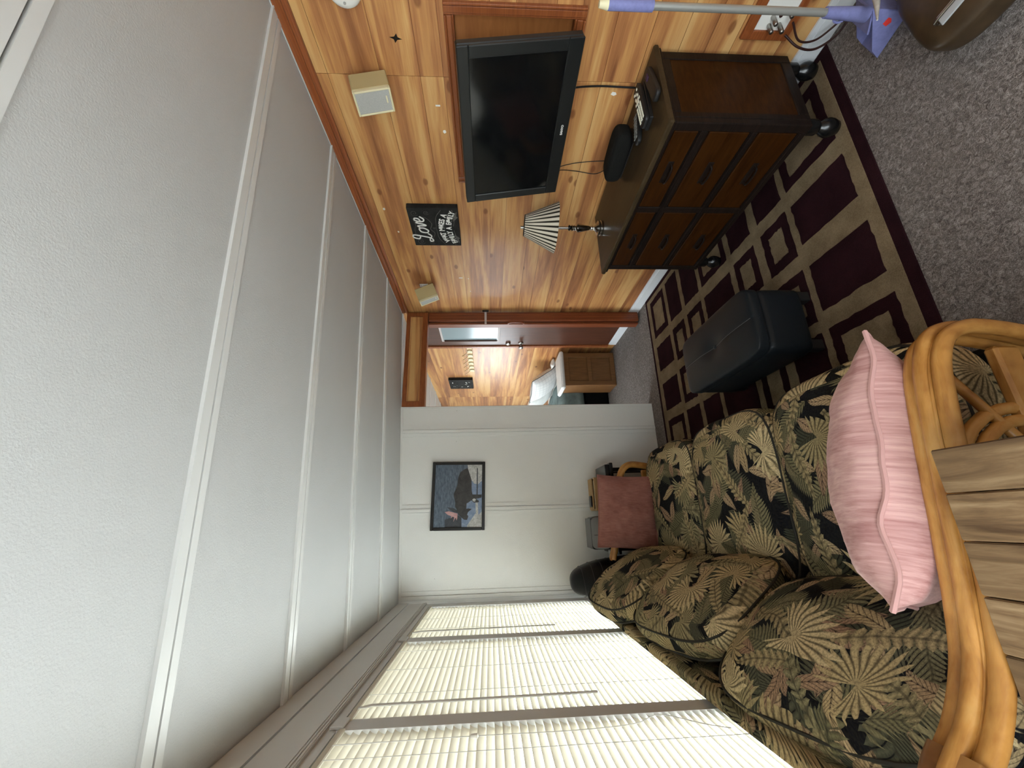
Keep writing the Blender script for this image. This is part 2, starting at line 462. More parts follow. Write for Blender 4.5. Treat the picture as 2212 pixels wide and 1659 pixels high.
# ------------------------------------------------------------------ mesh helpers (all in room metres)
class MB:
    def __init__(self): self.v, self.f, self.uv, self.sm = [], [], {}, False
    def add(self, vs, fs):
        o = len(self.v); self.v += [Vector(p) for p in vs]
        self.f += [tuple(i + o for i in f) for f in fs]
        return self
    def box(self, x0, x1, y0, y1, z0, z1, slope=False):
        p = [(x, y, z) for z in (z0, z1) for y in (y0, y1) for x in (x0, x1)]
        if slope: p = [(x, y, z + zc(x)) for x, y, z in p]
        return self.add(p, [(0, 2, 3, 1), (4, 5, 7, 6), (0, 1, 5, 4), (2, 6, 7, 3), (0, 4, 6, 2), (1, 3, 7, 5)])
    def bbox(self, x0, x1, y0, y1, z0, z1, b=0.004):
        """box with bevelled edges"""
        cx, cy, cz = (x0 + x1) / 2, (y0 + y1) / 2, (z0 + z1) / 2
        h = ((x1 - x0) / 2, (y1 - y0) / 2, (z1 - z0) / 2)
        b = min(b, min(h) * 0.9)
        vs = []; idx = {}
        for sx in (-1, 1):
            for sy in (-1, 1):
                for sz in (-1, 1):
                    for ax in range(3):
                        s = [sx, sy, sz]; p = [s[i] * (h[i] - (0 if i == ax else b)) for i in range(3)]
                        idx[(sx, sy, sz, ax)] = len(vs); vs.append((cx + p[0], cy + p[1], cz + p[2]))
        fs = []
        for ax in range(3):
            o = [i for i in range(3) if i != ax]
            for s in (-1, 1):
                q = []
                for a, c in ((-1, -1), (1, -1), (1, 1), (-1, 1)):
                    k = [0, 0, 0]; k[ax] = s; k[o[0]] = a; k[o[1]] = c; q.append(idx[(*k, ax)])
                if (s > 0) == (ax == 1): q = q[::-1]
                fs.append(tuple(q))
        for ax in range(3):
            o = [i for i in range(3) if i != ax]
            for a in (-1, 1):
                for c in (-1, 1):
                    k0 = [0, 0, 0]; k0[ax] = -1; k0[o[0]] = a; k0[o[1]] = c
                    k1 = list(k0); k1[ax] = 1
                    q = [idx[(*k0, o[0])], idx[(*k1, o[0])], idx[(*k1, o[1])], idx[(*k0, o[1])]]
                    if (a * c > 0) == (ax == 1): q = q[::-1]
                    fs.append(tuple(q[::-1]))
        for sx in (-1, 1):
            for sy in (-1, 1):
                for sz in (-1, 1):
                    q = [idx[(sx, sy, sz, i)] for i in range(3)]
                    if sx * sy * sz < 0: q = q[::-1]
                    fs.append(tuple(q))
        return self.add(vs, fs)
    def tube(self, pts, r, n=10, cap=True, closed=False):
        pts = [Vector(p) for p in pts]; k = len(pts)
        rs = r if isinstance(r, (list, tuple)) else [r] * k
        vs = []; fs = []
        up = None
        for i, p in enumerate(pts):
            if closed: t = (pts[(i + 1) % k] - pts[i - 1]).normalized()
            else: t = (pts[min(i + 1, k - 1)] - pts[max(i - 1, 0)]).normalized()
            if up is None:
                up = Vector((0, 0, 1)) if abs(t.z) < 0.9 else Vector((1, 0, 0))
            s = t.cross(up).normalized(); up = s.cross(t).normalized()
            for j in range(n):
                a = 2 * PI * j / n
                vs.append(p + s * math.cos(a) * rs[i] + up * math.sin(a) * rs[i])
        for i in range(k if closed else k - 1):
            for j in range(n):
                a, b = i * n + j, i * n + (j + 1) % n
                c, d = ((i + 1) % k) * n + (j + 1) % n, ((i + 1) % k) * n + j
                fs.append((a, b, c, d))
        if cap and not closed:
            fs.append(tuple(range(n))[::-1]); fs.append(tuple((k - 1) * n + j for j in range(n)))
        self.sm = True
        return self.add(vs, fs)
    def lathe(self, prof, n=28, at=(0, 0, 0), caps=True):
        vs = []; fs = []
        for r, z in prof:
            for j in range(n):
                a = 2 * PI * j / n; vs.append((at[0] + r * math.cos(a), at[1] + r * math.sin(a), at[2] + z))
        for i in range(len(prof) - 1):
            for j in range(n):
                fs.append((i * n + j, i * n + (j + 1) % n, (i + 1) * n + (j + 1) % n, (i + 1) * n + j))
        if caps:
            fs.append(tuple(range(n))[::-1]); fs.append(tuple((len(prof) - 1) * n + j for j in range(n)))
        self.sm = True
        return self.add(vs, fs)
    def prism(self, poly, w0, w1, put):
        """poly in (a, b), pushed from w0 to w1, put(a, b, w) -> point"""
        n = len(poly)
        vs = [put(a, b, w0) for a, b in poly] + [put(a, b, w1) for a, b in poly]
        fs = [tuple(range(n))[::-1], tuple(range(n, 2 * n))] + [(i, (i + 1) % n, n + (i + 1) % n, n + i) for i in range(n)]
        return self.add(vs, fs)
    def xform(self, mat):
        self.v = [mat @ p for p in self.v]; return self
    def build(self, name, mat, parent=None, smooth=None, bevel=0.0):
        off = Vector(parent_loc(parent))
        me = bpy.data.meshes.new(name)
        me.from_pydata([tuple(p - off) for p in self.v], [], self.f)
        me.validate(); me.update()
        if self.uv and len(self.uv) == len(self.f):
            l = me.uv_layers.new(name='UVMap')
            for poly in me.polygons:
                for li, c in zip(poly.loop_indices, self.uv[poly.index]): l.data[li].uv = c
        import bmesh
        bm = bmesh.new(); bm.from_mesh(me); bmesh.ops.recalc_face_normals(bm, faces=bm.faces); bm.to_mesh(me); bm.free()
        if self.sm if smooth is None else smooth:
            me.polygons.foreach_set('use_smooth', [True] * len(me.polygons))
            try: me.set_sharp_from_angle(angle=0.9)
            except Exception: pass
        me.materials.append(MT[mat])
        o = bpy.data.objects.new(name, me); COL.objects.link(o)
        if parent: o.parent = parent
        if bevel:
            b = o.modifiers.new('bevel', 'BEVEL'); b.width = bevel; b.segments = 2; b.limit_method = 'ANGLE'
        return o

LOC = {}
def parent_loc(p):
    t = Vector((0, 0, 0))
    while p is not None:
        t += p.location; p = p.parent
    return t
def tag(o, label=None, cat=None, group=None, kind=None):
    if label: o['label'] = label
    if cat: o['category'] = cat
    if group: o['group'] = group
    if kind: o['kind'] = kind
    return o
def thing(name, loc, label, cat, group=None, kind=None):
    o = bpy.data.objects.new(name, None); COL.objects.link(o)
    o.location = loc; o.empty_display_size = 0.05
    return tag(o, label, cat, group, kind)
def inst(src, name, loc, parent):
    o = src.copy(); o.name = name; COL.objects.link(o); o.parent = parent
    o.location = Vector(loc) - parent_loc(parent); return o
def spline(P, n=8, closed=False):
    P = [Vector(p) for p in P]; out = []; k = len(P)
    for i in range(k if closed else k - 1):
        a, b = P[i], P[(i + 1) % k]
        p0 = P[i - 1] if (i or closed) else a * 2 - b
        p3 = P[(i + 2) % k] if (closed or i + 2 < k) else b * 2 - a
        for j in range(n):
            t = j / n
            out.append(0.5 * (2 * a + (b - p0) * t + (2 * p0 - 5 * a + 4 * b - p3) * t * t + (3 * a - p0 - 3 * b + p3) * t ** 3))
    if not closed: out.append(P[-1])
    return out

# ------------------------------------------------------------------ floor and outside
MB().box(-0.62, 1.97, YB - 0.1, YE, -0.06, 0.0).build('floor', 'carpet')['kind'] = 'structure'
g = MB().box(-30, 25, -25, 30, -0.75, -0.70).build('outdoor_ground', 'outside_ground')
tag(g, 'pale ground outside the windows', 'ground', kind='structure')

# ------------------------------------------------------------------ ceiling: slab, panels, batten strips
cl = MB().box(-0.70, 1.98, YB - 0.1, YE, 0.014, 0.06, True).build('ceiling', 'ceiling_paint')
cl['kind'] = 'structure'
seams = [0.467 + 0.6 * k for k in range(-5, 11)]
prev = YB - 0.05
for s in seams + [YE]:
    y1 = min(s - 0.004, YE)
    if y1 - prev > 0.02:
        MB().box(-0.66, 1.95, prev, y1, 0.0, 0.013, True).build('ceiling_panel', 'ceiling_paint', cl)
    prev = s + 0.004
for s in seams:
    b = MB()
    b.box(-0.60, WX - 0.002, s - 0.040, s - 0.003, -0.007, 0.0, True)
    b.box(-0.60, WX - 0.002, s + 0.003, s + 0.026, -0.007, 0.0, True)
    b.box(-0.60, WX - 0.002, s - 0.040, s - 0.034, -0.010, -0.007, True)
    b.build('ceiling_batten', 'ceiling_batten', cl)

# ------------------------------------------------------------------ wood wall
wr = MB().box(WX + 0.06, WX + 0.10, YB, YE, 0, 2.32)
wr.box(WX + 0.005, WX + 0.06, YB, 1.035, 0, 2.27).box(WX + 0.005, WX + 0.06, 1.825, YE, 0, 2.27)
wr.box(WX + 0.005, WX + 0.06, 1.035, 1.825, 0, 1.085).box(WX + 0.005, WX + 0.06, 1.035, 1.825, 1.575, 2.27)
wr = wr.build('wall_right', 'trim_brown'); wr['kind'] = 'structure'
ZB = [0.0, 0.19, 0.395, 0.505, 0.62, 0.76, 0.918, 1.065, 1.168, 1.327, 1.431, 1.637, 1.741, 1.914, 2.146, 2.262]
YJ = [YB, -1.16, 1.283, 3.72, 6.16, YE]
HOLE = (1.035, 1.825, 1.085, 1.575)
g = 0.0022
for j in range(len(YJ) - 1):
    for i in range(len(ZB) - 1):
        y0, y1, z0, z1 = YJ[j] + 0.001, YJ[j + 1] - 0.001, ZB[i] + g / 2, ZB[i + 1] - g / 2
        hy0, hy1, hz0, hz1 = HOLE
        b = MB()
        if z1 > hz0 and z0 < hz1 and y1 > hy0 and y0 < hy1:
            if y0 < hy0: b.box(WX, WX + 0.005, y0, hy0, z0, z1)
            if y1 > hy1: b.box(WX, WX + 0.005, hy1, y1, z0, z1)
            if z0 < hz0: b.box(WX, WX + 0.005, max(y0, hy0), min(y1, hy1), z0, hz0)
            if z1 > hz1: b.box(WX, WX + 0.005, max(y0, hy0), min(y1, hy1), hz1, z1)
        else:
            b.box(WX, WX + 0.005, y0, y1, z0, z1)
        if b.v: b.build('plank', 'wall_plank', wr)

# paint flakes, holes and the old star shaped knot on the planks
def patch(name, mat, poly, x=WX - 0.0006):
    MB().prism(poly, x, WX - 0.00005, lambda a, b, w: (w, a, b)).build(name, mat, wr)
def wedge(cy, cz, w, h, k=5, seed=1):
    rnd = random.Random(seed)
    return [(cy + w * math.cos(2 * PI * i / k) * rnd.uniform(.6, 1), cz + h * math.sin(2 * PI * i / k) * rnd.uniform(.6, 1)) for i in range(k)]
patch('star_knot', 'knot_dark', [(1.135 + (0.018 if i % 2 == 0 else 0.007) * math.cos(PI * i / 4 + .2), 1.817 + (0.026 if i % 2 == 0 else 0.010) * math.sin(PI * i / 4 + .2)) for i in range(8)])
patch('paint_flake', 'white_paper', [(1.412, 1.690), (1.420, 1.690), (1.420, 1.668), (1.412, 1.668)])
for i, (cy, cz, w, h) in enumerate([(1.552, 1.662, .012, .012), (2.10, 2.10, .016, .012), (2.31, 2.055, .010, .009), (3.06, 1.60, .008, .006), (2.87, 1.61, .006, .007), (1.335, 0.845, .012, .016)]):
    patch('paint_flake', 'white_paper', wedge(cy, cz, w, h, 5, i))
patch('scratch', 'white_paper', [(2.855, 1.685), (2.864, 1.685), (2.864, 1.655), (2.855, 1.655)])

# crown moulding, white ceiling line and baseboard
t = MB().prism([(WX, 2.195), (WX - 0.012, 2.195), (WX - 0.018, 2.205), (WX - 0.018, 2.215), (WX - 0.010, 2.222), (WX - 0.020, 2.235), (WX - 0.020, 2.252), (WX, 2.252)],
               YB + 0.01, FY - 0.001, lambda a, b, w: (a, w, b)).build('trim_1', 'trim_brown'); t['kind'] = 'structure'
t = MB().box(WX - 0.026, WX, YB + 0.01, FY - 0.001, 2.2525, 2.2545).build('trim_2', 'white_trim'); t['kind'] = 'structure'
bb = MB().box(WX - 0.014, WX - 0.0005, YB + 0.02, 4.165, 0.0, 0.070).box(WX - 0.010, WX - 0.0005, YB + 0.02, 4.165, 0.070, 0.094)
bb.build('baseboard_right', 'white_trim')['kind'] = 'structure'

# ------------------------------------------------------------------ white wall, header over the doorway
EX = 0.969
ww = MB().prism([(LX - 0.05, 0), (EX, 0), (EX, zc(EX) - 0.001), (LX - 0.05, zc(LX - 0.05) - 0.001)], FY, FY + 0.075, lambda a, b, w: (a, w, b)).build('wall_back', 'wall_paint')
ww['kind'] = 'structure'
def vstrip(x0, x1, d, mat='wall_paint', nm='batten'):
    MB().prism([(x0, 0.004), (x1, 0.004), (x1, zc(x1) - 0.012), (x0, zc(x0) - 0.012)], FY - d, FY - 0.0002, lambda a, b, w: (a, w, b)).build(nm, mat, ww)
for x in (0.752, 0.112, -0.512):
    vstrip(x - 0.046, x - 0.020, 0.006)
    vstrip(x - 0.014, x + 0.010, 0.014)
    vstrip(x + 0.014, x + 0.042, 0.006)
for x in (0.752, 0.112, -0.512):
    for d in (-0.0195, 0.0105):
        vstrip(x + d, x + d + 0.0022, 0.002, 'wall_paint', 'seam')
vstrip(EX - 0.022, EX, 0.004, nm='corner_strip')
MB().prism([(LX, zc(LX) - 0.022), (EX, zc(EX) - 0.022), (EX, zc(EX) - 0.002), (LX, zc(LX) - 0.002)], FY - 0.008, FY - 0.0002, lambda a, b, w: (a, w, b)).build('ceiling_strip', 'wall_paint', ww)
MB().box(EX, EX + 0.006, FY + 0.012, FY + 0.075, 0.0, 2.02).build('jamb', 'trim_brown', ww)
for (x, z) in ((0.66, 1.73), (0.93, 1.73), (-0.39, 1.88)):
    MB().box(x, x + 0.003, FY - 0.001, FY, z, z + 0.003).build('nail_hole', 'groove', ww)

hd = MB().box(EX + 0.001, WX - 0.001, FY + 0.012, FY + 0.07, 2.012, 2.21).build('wall_header', 'trim_brown'); hd['kind'] = 'structure'
MB().box(EX + 0.001, WX - 0.021, FY - 0.012, FY + 0.012, 2.010, 2.058).build('rail', 'trim_brown', hd)
MB().box(EX + 0.001, WX - 0.021, FY - 0.016, FY - 0.012, 2.010, 2.028).build('rail_lip', 'trim_brown', hd)
MB().box(EX + 0.001, WX - 0.027, FY - 0.012, FY + 0.012, 2.172, 2.205).build('rail', 'trim_brown', hd)
MB().box(EX + 0.001, EX + 0.05, FY - 0.0125, FY + 0.012, 2.058, 2.172).build('stile', 'trim_brown', hd)
MB().box(WX - 0.055, WX - 0.021, FY - 0.0125, FY + 0.012, 2.058, 2.172).build('stile', 'trim_brown', hd)
for (a, b) in ((2.058, 2.075), (2.076, 2.158), (2.159, 2.172)):
    MB().box(EX + 0.05, WX - 0.055, FY + 0.004, FY + 0.012, a, b).build('plank', 'header_plank', hd)

# ------------------------------------------------------------------ window wall
wl = MB().box(LX - 0.055, LX, YB, YE, 0, 0.70).build('wall_left', 'window_white'); wl['kind'] = 'structure'
h = MB().box(LX - 0.055, LX + 0.004, YB, FY - 0.012, 2.066, 2.1405)
h.build('header_strip', 'window_white', wl)
h = MB().box(LX - 0.055, LX, YB, FY - 0.012, 1.958, 2.062)
for k in range(3): h.box(LX, LX + 0.003, YB, FY - 0.012, 1.936 + 0.009 * k, 1.941 + 0.009 * k)
h.box(LX - 0.055, LX, YB, FY - 0.012, 1.932, 1.958)
h.build('header_board', 'window_white', wl)
MB().box(LX - 0.055, LX - 0.008, YB, FY - 0.012, 1.904, 1.932).build('header_channel', 'window_white', wl)
MB().box(LX - 0.055, LX - 0.012, FY + 0.08, YE, 1.93, 2.13).build('header_board', 'window_white', wl)
MULL = [(-2.70, -2.62), (-1.78, -1.70), (-0.84, -0.76), (0.10, 0.18)]
mulls = [(-2.69, -2.22), (-1.33, -1.25), (-0.40, -0.32), (0.52, 0.59), (1.455, 1.525), (2.375, 2.455), (3.285, 3.404)]
for (a, b) in mulls:
    q = MB().box(LX - 0.055, LX - 0.007, a, b, 0.70, 1.904)
    q.build('mullion', 'window_white', wl)
    if 0 < a < 3:
        MB().bbox(LX - 0.007, LX + 0.002, a + 0.004, b - 0.004, 1.885, 1.925, 0.002).build('bracket', 'window_white', wl)
MB().box(LX - 0.02, LX + 0.002, YB, FY - 0.001, 0.700, 0.715).build('sill', 'window_white', wl)
for (a, b) in ((FY + 0.08, 4.0), (5.6, YE)):
    MB().box(LX - 0.055, LX - 0.01, a, b, 0.70, 1.93).build('pier', 'window_white', wl)
gaps = [(mulls[i][1], mulls[i + 1][0]) for i in range(len(mulls) - 1)] + [(4.0, 5.6)]
for n, (a, b) in enumerate(gaps):
    fr = MB()
    for (y0, y1, z0, z1) in ((a, a + 0.022, 0.70, 1.90), (b - 0.022, b, 0.70, 1.90), (a, b, 0.70, 0.73), (a, b, 1.878, 1.902)):
        fr.box(LX - 0.052, LX - 0.036, y0, y1, z0, z1)
    w = fr.build('window_%d' % (n + 1), 'window_white'); w['kind'] = 'structure'
    for (z0, z1) in ((0.73, 1.878),):
        MB().box(LX - 0.046, LX - 0.043, a + 0.02, b - 0.02, z0, z1).build('pane', 'window_glass', w)

# walls out of view that close the room and the bedroom
def pierced(name, y0, y1, hole, wname, yo):
    """end wall with one glazed opening"""
    hx0, hx1, hz0, hz1 = hole; wf = MB()
    for (x0, x1, z0, z1) in ((LX - 0.055, hx0, 0, 2.27), (hx1, WX, 0, 2.27), (hx0, hx1, 0, hz0), (hx0, hx1, hz1, 2.27)):
        if z1 > z0: wf.box(x0, x1, y0, y1, z0, z1)
    wf.build(name, 'wall_paint')['kind'] = 'structure'
    ym = (y0 + y1) / 2; xm = (hx0 + hx1) / 2; w = MB()
    for (x0, x1, z0, z1) in ((hx0, hx1, hz0, hz0 + 0.035), (hx0, hx1, hz1 - 0.035, hz1), (hx0, hx0 + 0.035, hz0, hz1), (hx1 - 0.035, hx1, hz0, hz1), (xm - 0.02, xm + 0.02, hz0, hz1)):
        w.box(x0, x1, ym - 0.012, ym + 0.012, z0, z1)
    w = w.build(wname, 'window_white'); w['kind'] = 'structure'
    for (a, b) in ((hx0 + 0.035, xm - 0.02), (xm + 0.02, hx1 - 0.035)):
        MB().box(a, b, ym - 0.0015, ym + 0.0015, hz0 + 0.035, hz1 - 0.035).build('pane', 'window_glass', w)
    ld = bpy.data.lights.new('window_bedroom_end_offscreen', 'AREA'); ld.shape = 'RECTANGLE'; ld.size = hx1 - hx0 - 0.02; ld.size_y = hz1 - hz0 - 0.02; ld.cycles.is_portal = True
    lo = bpy.data.objects.new('window_bedroom_end_offscreen', ld); COL.objects.link(lo); lo['kind'] = 'helper'
    lo.location = (xm, yo, (hz0 + hz1) / 2); lo.rotation_euler = (PI / 2 if yo < 0 else -PI / 2, 0, 0)
MB().box(LX - 0.055, WX, YB - 0.06, YB, 0, 2.27).build('wall_front', 'wall_paint')['kind'] = 'structure'
pierced('wall_bedroom', YE, YE + 0.06, (-0.10, 1.15, 0.95, 1.80), 'window_8', YE + 0.08)

# daylight portals in the window openings (they only tell the renderer where the sky gets in)
for n_, (a, b) in enumerate(gaps):
    nm_ = 'window_left_offscreen' if n_ < 3 else ('window_daylight' if n_ < 6 else 'window_bedroom_left_offscreen')
    ld = bpy.data.lights.new(nm_, 'AREA'); ld.shape = 'RECTANGLE'
    ld.size = 1.17; ld.size_y = b - a - 0.02
    ld.cycles.is_portal = True
    lo = bpy.data.objects.new(nm_, ld); COL.objects.link(lo)
    lo.location = (LX - 0.075, (a + b) / 2, 1.30); lo.rotation_euler = (0, -PI / 2, 0)
    lo['kind'] = 'helper'

# ------------------------------------------------------------------ mini blinds
def slat_mesh(L):
    b = MB(); n = 4; W = 0.0265; tilt = math.radians(67)
    vs = []
    for j in range(n + 1):
        s = (j / n - 0.5)
        a, c = s * W, 0.0022 * (1 - 4 * s * s)
        x = a * math.cos(tilt) - c * math.sin(tilt); z = a * math.sin(tilt) + c * math.cos(tilt)
        vs += [(x, -L / 2, z), (x, L / 2, z)]
    b.add(vs, [(2 * j, 2 * j + 1, 2 * j + 3, 2 * j + 2) for j in range(n)])
    return b
ROWS = 48
def blind(y0, y1, label, wand, cords):
    X = LX - 0.016
    t = thing('window_blind', (X, (y0 + y1) / 2, 0.72), label, 'blind', 'mini blinds along the window wall')
    MB().bbox(X - 0.014, X + 0.012, y0 - 0.004, y1 + 0.004, 1.878, 1.8985, 0.003).build('head_rail', 'blind_slat', t)
    first = None
    for k in range(ROWS):
        z = 1.866 - 0.0240 * k
        if first is None:
            b = slat_mesh(y1 - y0); b.xform(Matrix.Translation((X, (y0 + y1) / 2, z)))
            first = b.build('slat', 'blind_slat', t, smooth=True)
            base = z
        else:
            o = first.copy(); COL.objects.link(o); o.parent = t
            o.location = (random.uniform(-.001, .001), random.uniform(-.002, .002), z - base)
            o.rotation_euler = (random.uniform(-.002, .002), 0, 0)
    MB().bbox(X - 0.010, X + 0.010, y0, y1, 0.722, 0.734, 0.003).build('bottom_rail', 'blind_slat', t)
    for c in cords:
        MB().tube([(X + 0.0125, c, 1.88), (X + 0.0125, c, 0.735)], 0.0011, 5).build('ladder_cord', 'cord_white', t)
    if wand is not None:
        w = MB().tube([(X + 0.016, wand, 1.862), (X + 0.020, wand, 1.84), (X + 0.022, wand + 0.004, 1.10)], 0.0042, 6)
        w.build('tilt_wand', 'cord_white', t)
        MB().tube([(X + 0.006, wand, 1.885), (X + 0.016, wand, 1.880), (X + 0.016, wand, 1.86)], 0.003, 6).build('wand_hook', 'cord_white', t)
    return t
blind(2.450, 3.290, 'cream mini blind in the window beside the white wall', 2.53, (2.62, 2.87, 3.12))
blind(1.520, 2.380, 'cream mini blind in the middle window behind the sofa', 1.59, (1.70, 1.95, 2.20))
b3 = blind(0.585, 1.460, 'cream mini blind with a looped pull cord behind the near end of the sofa', None, (0.75, 1.02, 1.29))
X = LX - 0.018
MB().tube(spline([(X + .016, 1.36, 1.88), (X + .017, 1.362, 1.5), (X + .017, 1.36, 1.22), (X + .018, 1.375, 1.05), (X + .018, 1.42, 0.96), (X + .018, 1.35, 0.86), (X + .017, 1.32, 0.80)], 8), 0.0014, 5).build('pull_cord', 'cord_white', b3)
MB().lathe([(0.001, 0), (0.007, 0.003), (0.006, 0.02), (0.001, 0.024)], 8, (X + .017, 1.361, 1.49)).build('cord_bead', 'white_plastic', b3)

# ------------------------------------------------------------------ soft shapes
def cube_grid(n):
    idx = {}; vs = []; fs = []
    def vid(p):
        k = tuple(round(c * 1000) for c in p)
        if k not in idx: idx[k] = len(vs); vs.append(Vector(p))
        return idx[k]
    for ax in range(3):
        o = [i for i in range(3) if i != ax]
        for s in (-1, 1):
            for i in range(n):
                for j in range(n):
                    q = []
                    for a, b in ((i, j), (i + 1, j), (i + 1, j + 1), (i, j + 1)):
                        p = [0, 0, 0]; p[ax] = s
                        p[o[0]] = -1 + 2 * a / n; p[o[1]] = -1 + 2 * b / n
                        q.append(vid(p))
                    fs.append((ax, tuple(q)))
    return vs, fs
def boxed(h, crown=0.2, n=20, power=5.0, wr=0.004, seed=0.0, uvoff=(0, 0), sag=None):
    """boxed cushion with half sizes h, in its own frame"""
    vs, fs = cube_grid(n); b = MB(); out = []
    for p in vs:
        L = (abs(p.x) ** power + abs(p.y) ** power + abs(p.z) ** power) ** (1 / power)
        q = p / L
        x, y, z = q
        cr = (1 - x * x) * (1 - y * y)
        z2 = z * (1 + crown * cr)
        x2 = x * (1 + 0.03 * (1 - z * z) * (1 - y * y)); y2 = y * (1 + 0.03 * (1 - z * z) * (1 - x * x))
        w = Vector((x2 * h[0], y2 * h[1], z2 * h[2]))
        nn = noise.noise(w * 7.0 + Vector((seed, 0, 0))) * wr + noise.noise(w * 18.0 + Vector((seed, 5, 0))) * wr * 0.4
        w += q.normalized() * nn
        if sag: w = sag(w)
        out.append(w)
    b.v = out; b.f = [f for _, f in fs]; b.sm = True
    for i, (ax, f) in enumerate(fs):
        c = []
        for k in f:
            p = vs[k]; s = [p.x * h[0], p.y * h[1], p.z * h[2]]
            if ax == 2: c.append((s[0] + uvoff[0], s[1] + uvoff[1]))
            elif ax == 1: c.append((s[0] + uvoff[0], s[2] + uvoff[1] + (h[1] + h[2]) * (1 if p.y > 0 else -1)))
            else: c.append((s[2] + uvoff[0] + (h[0] + h[2]) * (1 if p.x > 0 else -1), s[1] + uvoff[1]))
        b.uv[i] = c
    return b
def welt(h, zf, power=5.0, n=60, out=1.01):
    pts = []
    for i in range(n):
        a = 2 * PI * i / n; c, s = math.cos(a), math.sin(a)
        L = (abs(c) ** power + abs(s) ** power) ** (1 / power)
        k = (1 - abs(zf) ** power) ** (1 / power) * out
        pts.append(Vector((c / L * h[0] * k, s / L * h[1] * k, zf * h[2])))
    return pts
def throw(hx, hy, T, n=26, wr=0.006, seed=0.0, pinch=0.07, uvs=1.0):
    b = MB(); N = n + 1; vs = []; uvc = []
    for sgn in (1, -1):
        for i in range(N):
            for j in range(N):
                x, y = -1 + 2 * i / n, -1 + 2 * j / n
                e = max(0.0, (1 - abs(x) ** 2.4) * (1 - abs(y) ** 2.4))
                z = sgn * T * e ** 0.55
                px = hx * x * (1 - pinch * (1 - y * y)); py = hy * y * (1 - pinch * (1 - x * x))
                w = Vector((px, py, z))
                k = noise.noise(w * 9 + Vector((seed, sgn, 0))) * wr + noise.noise(w * 24 + Vector((seed, sgn * 3, 1))) * wr * 0.5
                w.z += sgn * k * min(1, e * 5)
                if e < 1e-6:
                    w.z += noise.noise(Vector((px * 11, py * 11, seed))) * wr * 1.6
                vs.append(w); uvc.append((px * uvs + sgn, py * uvs))
    for s in range(2):
        o = s * N * N
        for i in range(n):
            for j in range(n):
                f = (o + i * N + j, o + (i + 1) * N + j, o + (i + 1) * N + j + 1, o + i * N + j + 1)
                b.uv[len(b.f)] = [uvc[k] for k in (f if s == 0 else f[::-1])]
                b.f.append(f if s == 0 else f[::-1])
    b.v = vs; b.sm = True
    rim = [vs[i * N] for i in range(n)] + [vs[n * N + j] for j in range(n)] + [vs[(n - i) * N + n] for i in range(n)] + [vs[n - j] for j in range(n)]
    return b, rim

# ------------------------------------------------------------------ sofa
sofa = thing('rattan_sofa', (0.0, 1.80, 0.0), 'three seat rattan sofa with dark tropical leaf cushions under the windows', 'sofa')
SY = [0.815, 1.465, 2.115, 2.765]
MB().bbox(-0.44, 0.375, 0.80, 2.80, 0.10, 0.245, 0.02).build('seat_deck', 'black_cloth', sofa)
# upholstered back behind the cushions
bk = boxed((0.026, 1.005, 0.285), 0.0, 22, 6.0, 0.002, 2.0, (3.1, 0.4))
bk.xform(Matrix.Translation((-0.508, 1.795, 0.510)) @ Matrix.Rotation(math.radians(-2), 4, 'Y'))
bk.build('back_panel', 'tropical_fabric', sofa)
for i in range(3):
    y0, y1 = SY[i], SY[i + 1]
    h = (0.345, (y1 - y0) / 2 - 0.003, 0.082)
    cx, cy, cz = 0.078, (y0 + y1) / 2, 0.325
    c = boxed(h, 0.30, 22, 5.0, 0.005, 3.3 * i, (0.7 * i + 0.15, 0.9 * i))
    c.xform(Matrix.Translation((cx, cy, cz)))
    c = c.build('seat_cushion', 'tropical_fabric', sofa)
    MB().tube([p + Vector((cx, cy, cz)) for p in welt(h, 0.62)], 0.0042, 6, closed=True).build('piping', 'piping_dark', c)
for i in range(3):
    y0, y1 = SY[i], SY[i + 1]
    h = ((0.236, 0.236, 0.255)[i], (y1 - y0) / 2 + 0.022, 0.068)           # local: x up the back, y along, z thickness
    big = (1.25, 1.0, 1.05)[i]
    m = Matrix.Translation(((-0.345, -0.318, -0.325)[i], (y0 + y1) / 2 + (0.0, 0.0, -0.01)[i], (0.565, 0.595, 0.645)[i])) @ Matrix.Rotation(math.radians((-129, -124, -122)[i]), 4, 'Y') @ Matrix.Rotation(math.radians((-9, -7, -3)[i]), 4, 'Z')
    c = boxed(h, 0.62 * big, 24, 3.6, 0.010, 11.0 + 4.1 * i, (1.3 * i + 2.2, 0.55 * i + 0.3))
    # local +z should face the room
    c.xform(m)
    c = c.build('back_cushion', 'tropical_fabric', sofa)
    MB().tube([m @ p for p in welt(h, 0.50, 3.6, 70, 1.03)], 0.0042, 6, closed=True).build('piping', 'piping_dark', c)
    MB().tube([m @ p for p in welt(h, -0.50, 3.6, 70, 1.03)], 0.0042, 6, closed=True).build('piping', 'piping_dark', c)

